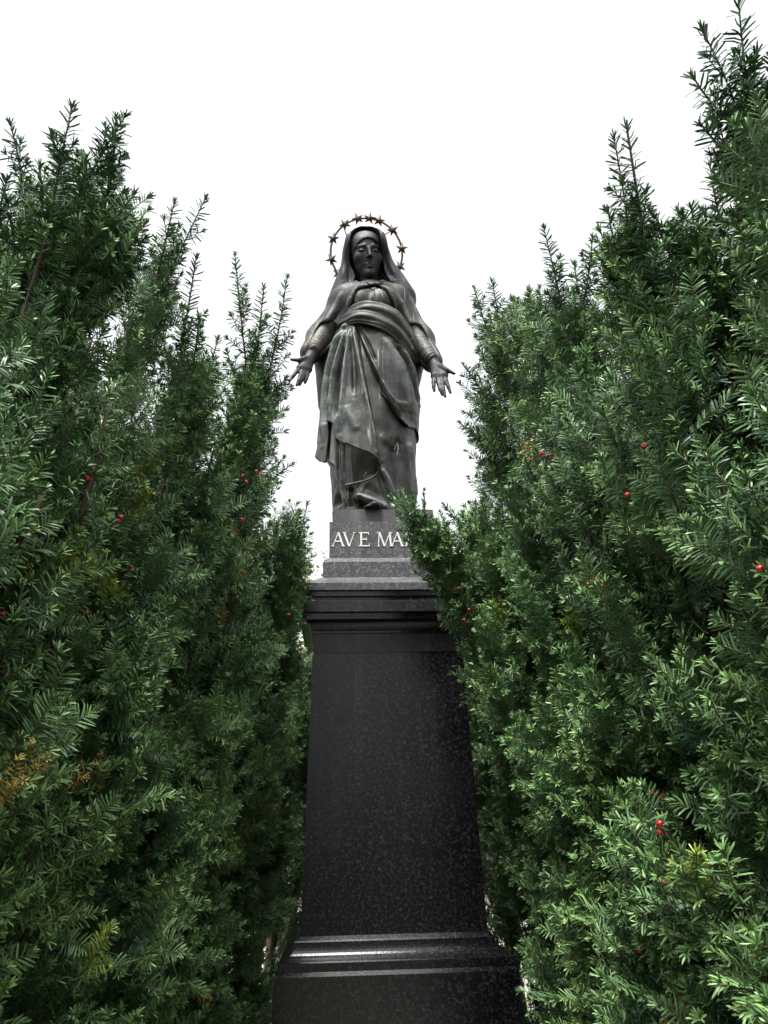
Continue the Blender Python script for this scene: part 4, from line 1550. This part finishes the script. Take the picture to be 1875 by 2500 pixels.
SHRUBS = {}
for sd in (-1, 1):
    for k, (y0, y1, lab) in enumerate(SHR[sd]):
        ym = (max(y0, -2.7) + min(y1, 1.2)) / 2
        root = tag(empty('yew_shrub', (bil(FACE[sd], ym, 1.0) + sd * 0.35, ym, 0.0)), lab, 'shrub', 'yew shrubs lining the path')
        SHRUBS[(sd, k)] = root

SHRUBS[(0, 0)] = tag(empty('unseen_hedge', (0, -5.2, 0)), 'unseen yew hedge added behind the viewpoint to darken the shaft reflection', 'hedge')
P_ALL = np.array([q[0] for q in INST])
buckets = {}
for i, q in enumerate(INST):
    buckets.setdefault((q[5], shrub_of(q[0], q[5])), []).append(i)
pu, pv, pd = project(P_ALL)
inview = (pd > 0.2) & (pu > -40) & (pu < 1915) & (pv > -40) & (pv < 2540)
FREE = np.ones(len(INST), bool)
for key, idx in buckets.items():
    root = SHRUBS[key]
    off = np.array(root.location)
    # the sprays nearest to the eye stay single objects
    vis = [i for i in idx if inview[i]]
    vis.sort(key=lambda i: pd[i])
    single = [i for i in vis if pd[i] < 1.75][:110]
    FREE[single] = False
    for i in single:
        p, d, up, sc, pr, sd = INST[i]
        o = put('sprig', FROND[pr], None, root)
        o.matrix_local = Matrix.Translation(Vector(p - off)) @ frame(d, up).to_4x4() @ Matrix.Scale(sc, 4)
    rest = [i for i in idx if FREE[i]]
    me = bpy.data.meshes.new('foliage')
    me.vertices.add(len(rest))
    me.vertices.foreach_set('co', (P_ALL[rest] - off).astype(np.float32).ravel())
    rot = np.array([frame(INST[i][1], INST[i][2]).to_euler()[:] for i in rest], np.float32)
    for nm, typ, arr in (('rot', 'FLOAT_VECTOR', rot.ravel()), ('size', 'FLOAT', np.array([INST[i][3] for i in rest], np.float32)), ('proto', 'INT', np.array([INST[i][4] for i in rest], np.int32))):
        a_ = me.attributes.new(nm, typ, 'POINT')
        a_.data.foreach_set('vector' if typ == 'FLOAT_VECTOR' else 'value', arr)
    me.materials.append(M_NEEDLE)
    fo = put('foliage', me, None, root)
    tag(fo, kind='stuff')
    md = fo.modifiers.new('sprays', 'NODES')
    md.node_group = ng_

# leaders as single shoots, each with its own mesh
for tip, foot, sd, k in SHOOT_LIST:
    root = SHRUBS[(sd, shrub_of(foot, sd))]
    sp = Sprig(300 + k)
    L = np.linalg.norm(tip - foot)
    d = unit(tip - foot)
    up = unit(np.array([0.0, -1.0, 0.2]) - d * (np.array([0.0, -1.0, 0.2]) @ d))
    thick = 0.0050 if k == 31 else 0.0030
    sp.nwid, sp.tipscale = 0.0042, 0.35
    main = sp.twig(np.zeros(3), d, up, L, False, 0.0340, 0.0019 if L < 0.2 else 0.0021, thick, 0.2, 0.0, True, 2)
    for q in range(2 + int(L / 0.07)):
        t = sp.rs.uniform(0.02, 0.62)
        az = q * 2.4 + sp.rs.uniform(0, 1)
        sd_ = np.cross(d, up)
        lat = up * math.sin(az) + sd_ * math.cos(az)
        a = R(sp.rs.uniform(22, 42))
        sp.twig(main[int(t * (len(main) - 1))], d * math.cos(a) + lat * math.sin(a), up, min(0.12, max(0.045, L * sp.rs.uniform(0.22, 0.45) * (1.1 - t))), False, 0.029, 0.0024, 0.0015, 0.4)
    me = sp.mesh('shoot', M_NEEDLE)
    o = put('shoot', me, None, root)
    o.location = Vector(foot) - root.location

# stems and trunks of each shrub
for key, root in SHRUBS.items():
    sd, k = key
    if sd == 0:
        continue
    off = np.array(root.location)
    y0, y1 = SHR[sd][k][:2]
    Vs, Fq, Ft, c = [], [], [], 0

    def add_tube(pts, rad, n=5, sub=2):
        global c
        V_, F_, T_ = tube_path(np.array(pts) - off, rad, n, sub)
        Vs.append(V_), Fq.append(F_ + c), Ft.append(T_ + c)
        c += len(V_)
    for pts, rad, s2 in STEMS:
        if s2 == sd and shrub_of(np.array(pts[1]), sd) == k and (pts[1][1] > -2.8):
            add_tube(pts, rad, 4, 1)
    put('branches', mesh_np('branches', np.vstack(Vs), [np.vstack(Fq), np.vstack(Ft)], True), M_BARK, root) if Vs else None
    Vs, Fq, Ft, c = [], [], [], 0
    rs = np.random.RandomState(90 + k + 10 * sd)
    y = max(y0, -4.4) + 0.1
    while y < y1:
        f0 = bil(FACE[sd], y, 1.0)
        top = np.interp(y, *TOP[sd])
        x = f0 + sd * rs.uniform(0.34, 0.55)
        pts = [(x + sd * 0.12, y, 0.0), (x + sd * 0.08, y + rs.uniform(-.05, .05), 0.6), (x, y + rs.uniform(-.08, .08), 1.3), (bil(FACE[sd], y, 2.0) + sd * rs.uniform(0.24, 0.40), y + rs.uniform(-.1, .1), 2.0), (bil(FACE[sd], y, 2.6) + sd * rs.uniform(0.12, 0.26), y + rs.uniform(-.1, .1), top - 0.1)]
        add_tube(pts, (0.030, 0.022, 0.016, 0.011, 0.005), 7, 4)
        y += rs.uniform(0.16, 0.26)
    put('trunk', mesh_np('trunk', np.vstack(Vs), [np.vstack(Fq), np.vstack(Ft)], True), M_BARK, root)

# ------------------------------------------------------------------ coloured sprays and red berries, set on the foliage
idx_view = np.nonzero(inview)[0]


def snap(px, py, back=0.0):
    """the front-most spray on this line of sight: its point, its shrub and its side"""
    d2 = np.hypot(pu[idx_view] - px, pv[idx_view] - py)
    rad = 34.0
    while True:
        c_ = idx_view[d2 < rad]
        if len(c_):
            break
        rad *= 1.4
    i = c_[np.argmin(pd[c_])]
    return i, inv_px(px, py, pd[i] - 0.085 + back)


def spray_at(px, py, me, sc=1.0, ang=0.0):
    i, P = snap(px, py)
    sd = INST[i][5]
    root = SHRUBS[(sd, shrub_of(P, sd))]
    d = unit(np.array([-sd * 0.45 + ang, -0.35, 0.75]))
    up = np.array([-sd * 0.2, -0.7, 0.6])
    o = put('sprig', me, None, root)
    o.matrix_local = Matrix.Translation(Vector(P - d * 0.05) - root.location) @ frame(d, unit(up - d * (up @ d))).to_4x4() @ Matrix.Scale(sc, 4)
    return o


for k, (px, py) in enumerate(((180, 1360), (215, 1330), (262, 1440), (300, 1470), (250, 1400), (330, 1180), (375, 1130), (345, 1220), (160, 1390), (60, 1360), (1215, 1500), (1400, 1530), (240, 2330), (560, 2080), (1700, 2150), (110, 1850), (1420, 1500))):
    spray_at(px, py, FROND_Y[k % 3], 0.80, rng.uniform(-.4, .4))
for k, (px, py) in enumerate(((150, 1500), (190, 1520), (230, 1495), (120, 1480), (70, 1860), (105, 1880), (205, 1890), (240, 1880), (30, 1900), (1310, 1080), (1290, 1095), (585, 1395), (600, 1360), (360, 1345), (505, 2425))):
    spray_at(px, py, FROND_Q[k % 2], 0.58, rng.uniform(-.5, .5))
for k, (px, py) in enumerate(((1458, 1405), (1470, 1440), (1558, 2252), (1655, 2440), (1650, 2482), (8, 2035), (545, 1480))):
    spray_at(px, py, FROND_D[k % 2], 0.6, rng.uniform(-.5, .5))

ma = Mat('red_aril')
ma.base(ma.ramp(ma.noise(ma.pos(), 90, 2), [(0.3, (0.34, 0.012, 0.016)), (0.7, (0.55, 0.030, 0.026))]))
ma.rough(0.32)
ma.b.inputs['Subsurface Weight'].default_value = 0.0
ms = Mat('yew_seed')
ms.base((0.045, 0.030, 0.018))
ms.rough(0.45)
V, F, c = [], [], 0
prof_b = [(0.0, -1.0), (0.55, -0.90), (0.90, -0.50), (1.0, 0.0), (0.93, 0.50), (0.72, 0.88), (0.52, 0.98), (0.44, 0.86), (0.40, 0.55)]
nb_ = 12
for r_, z in prof_b:
    for j in range(nb_):
        a = 2 * math.pi * j / nb_
        V.append((r_ * 0.0047 * math.cos(a), r_ * 0.0047 * math.sin(a), z * 0.0047))
Fb = grid_faces(len(prof_b), nb_)[:, ::-1]
V = np.array(V)
seed_v = len(V)
V = np.vstack([V, [[0, 0, 0.0034]]])
tri = np.stack([np.full(nb_, seed_v), (len(prof_b) - 1) * nb_ + np.arange(nb_), (len(prof_b) - 1) * nb_ + (np.arange(nb_) + 1) % nb_], 1)
berry_me = mesh_np('berry', V, [Fb, tri], True)
berry_me.materials.append(ma.m)
berry_me.materials.append(ms.m)
mi = np.zeros(len(berry_me.polygons), np.int32)
mi[len(Fb):] = 1
berry_me.polygons.foreach_set('material_index', mi)
for px, py in ((235, 1072), (213, 1168), (325, 1223), (320, 1246), (296, 1263), (289, 1273), (319, 1384), (332, 1163), (502, 1135), (592, 1162), (601, 1176), (626, 1151), (638, 1158), (590, 1268), (579, 1296), (136, 1475), (118, 1481),
               (5, 1501), (256, 1483), (1808, 892), (1794, 912), (1306, 1093), (1282, 1116), (1323, 1107), (1346, 1111), (1307, 1058), (1573, 1088), (1532, 1208), (1120, 1436), (1145, 1488), (1133, 1513), (1855, 1388), (1392, 1037), (1167, 1899),
               (1611, 2011), (1593, 1936), (1614, 1948), (1572, 2028), (1611, 2032), (1561, 2318), (1733, 787), (1869, 637), (705, 1500), (405, 1980), (365, 2250), (1620, 2155)):
    i, P = snap(px, py)
    sd = INST[i][5]
    root = SHRUBS[(sd, shrub_of(P, sd))]
    o = put('berry', berry_me, None, root)
    ax3 = unit(rng.normal(0, 0.5, 3) + np.array([0, -0.9, -0.2]))
    o.matrix_local = Matrix.Translation(Vector(P) - root.location) @ Vector(ax3).to_track_quat('Z', 'Y').to_matrix().to_4x4() @ Matrix.Scale(rng.uniform(0.95, 1.2), 4)
print('SPRAYS', len(INST))
# ------------------------------------------------------------------ ground
mgd = Mat('ground_soil')
n1 = mgd.noise(mgd.pos(), 6, 6, 0.7)
n2 = mgd.noise(mgd.pos(), 0.6, 3)
mgd.base(mgd.mix(mgd.ramp(n2, [(0.4, 0), (0.6, 1)]), mgd.ramp(n1, [(0.3, (0.03, 0.045, 0.015)), (0.7, (0.07, 0.10, 0.03))]), mgd.ramp(n1, [(0.3, (0.05, 0.04, 0.03)), (0.7, (0.11, 0.09, 0.06))])))
mgd.rough(0.95)
bm = bmesh.new()
bmesh.ops.create_grid(bm, x_segments=40, y_segments=40, size=150)
tag(bm_obj('ground', bm, mgd.m), kind='structure')

mp_ = Mat('gravel')
n1 = mp_.noise(mp_.pos(), 90, 4, 0.8)
mp_.base(mp_.ramp(n1, [(0.3, (0.26, 0.23, 0.19)), (0.7, (0.52, 0.49, 0.43))]))
mp_.rough(0.9)
mp_.bump(n1, 0.6, 0.01)
bm = bmesh.new()
for x0, x1, y0, y1 in ((-0.62, 0.48, -6.0, -0.75), (-30, 30, 2.6, 16.0)):
    vv = [bm.verts.new((x, y, 0.004)) for x, y in ((x0, y0), (x1, y0), (x1, y1), (x0, y1))]
    bm.faces.new(vv)
tag(bm_obj('gravel_path', bm, mp_.m), kind='structure')

# ------------------------------------------------------------------ autumn tree behind the pedestal
ml = Mat('yellowing_leaf')
oi = ml.n('Attribute', attribute_name='vary')
ml.base(ml.ramp(oi.outputs['Fac'], [(0.0, (0.07, 0.10, 0.025)), (0.45, (0.14, 0.15, 0.04)), (0.8, (0.26, 0.20, 0.05)), (1.0, (0.24, 0.12, 0.04))]))
ml.rough(0.6)


def leafy_tree(x, y, h, rad, n, seed, label):
    rs = np.random.RandomState(seed)
    root = tag(empty('autumn_tree', (x, y, 0)), label, 'tree')
    Vs, Fq, Ft, c = [], [], [], 0
    ends = []
    for k in range(15):
        a = rs.uniform(0, 6.28)
        e = np.array([math.cos(a) * rad * rs.uniform(0.3, 0.95), math.sin(a) * rad * rs.uniform(0.3, 0.95), h * rs.uniform(0.45, 0.97)])
        b = np.array([0.02 * math.cos(a), 0.02 * math.sin(a), h * rs.uniform(0.22, 0.5)])
        pts = [b, (b + e) / 2 + rs.normal(0, 0.08, 3), e]
        V_, F_, T_ = tube_path(pts, (0.05, 0.03, 0.008), 6, 3)
        Vs.append(V_), Fq.append(F_ + c), Ft.append(T_ + c)
        c += len(V_)
        ends += [e, (b + 2 * e) / 3]
    V_, F_, T_ = tube_path([(0, 0, 0), (0.05, 0, h * 0.3), (0, 0.05, h * 0.6), (0.03, 0, h * 0.92)], (0.13, 0.10, 0.06, 0.012), 9, 4)
    Vs.append(V_), Fq.append(F_ + c), Ft.append(T_ + c)
    put('trunk', mesh_np('trunk', np.vstack(Vs), [np.vstack(Fq), np.vstack(Ft)], True), M_BARK, root)
    ends = np.array(ends)
    cen = ends[rs.randint(len(ends), size=n)] + rs.normal(0, 1, (n, 3)) * np.array([0.30, 0.30, 0.26])
    d = unit(rs.normal(0, 1, (n, 3)) + np.array([0, 0, -0.4]))
    u = unit(np.cross(d, rs.normal(0, 1, (n, 3))))
    w = np.cross(d, u)
    L = rs.uniform(0.022, 0.040, n)[:, None]
    q = np.stack([cen - d * L, cen + u * L * 0.55 + w * L * 0.1, cen + d * L, cen - u * L * 0.55 + w * L * 0.1], 1).reshape(-1, 3)
    i4 = np.arange(n)[:, None] * 4
    me = mesh_np('crown', q, np.concatenate([i4, i4 + 1, i4 + 2, i4 + 3], 1))
    a_ = me.attributes.new('vary', 'FLOAT', 'POINT')
    a_.data.foreach_set('value', np.repeat(rs.rand(n), 4).astype(np.float32))
    tag(put('crown', me, ml.m, root), kind='stuff')


_tx = at(690, 1400, 7.0)
_tt = at(760, 1345, 7.0)
leafy_tree(_tx[0], 7.0, _tt[2] - 0.45, 1.25, 12000, 3, 'small yellowing tree behind the left end of the pedestal cornice')
_tx = at(1330, 2300, 8.5)
leafy_tree(_tx[0], 8.5, 3.3, 1.3, 7000, 5, 'yellow leaved tree glimpsed low behind the right side of the pedestal')
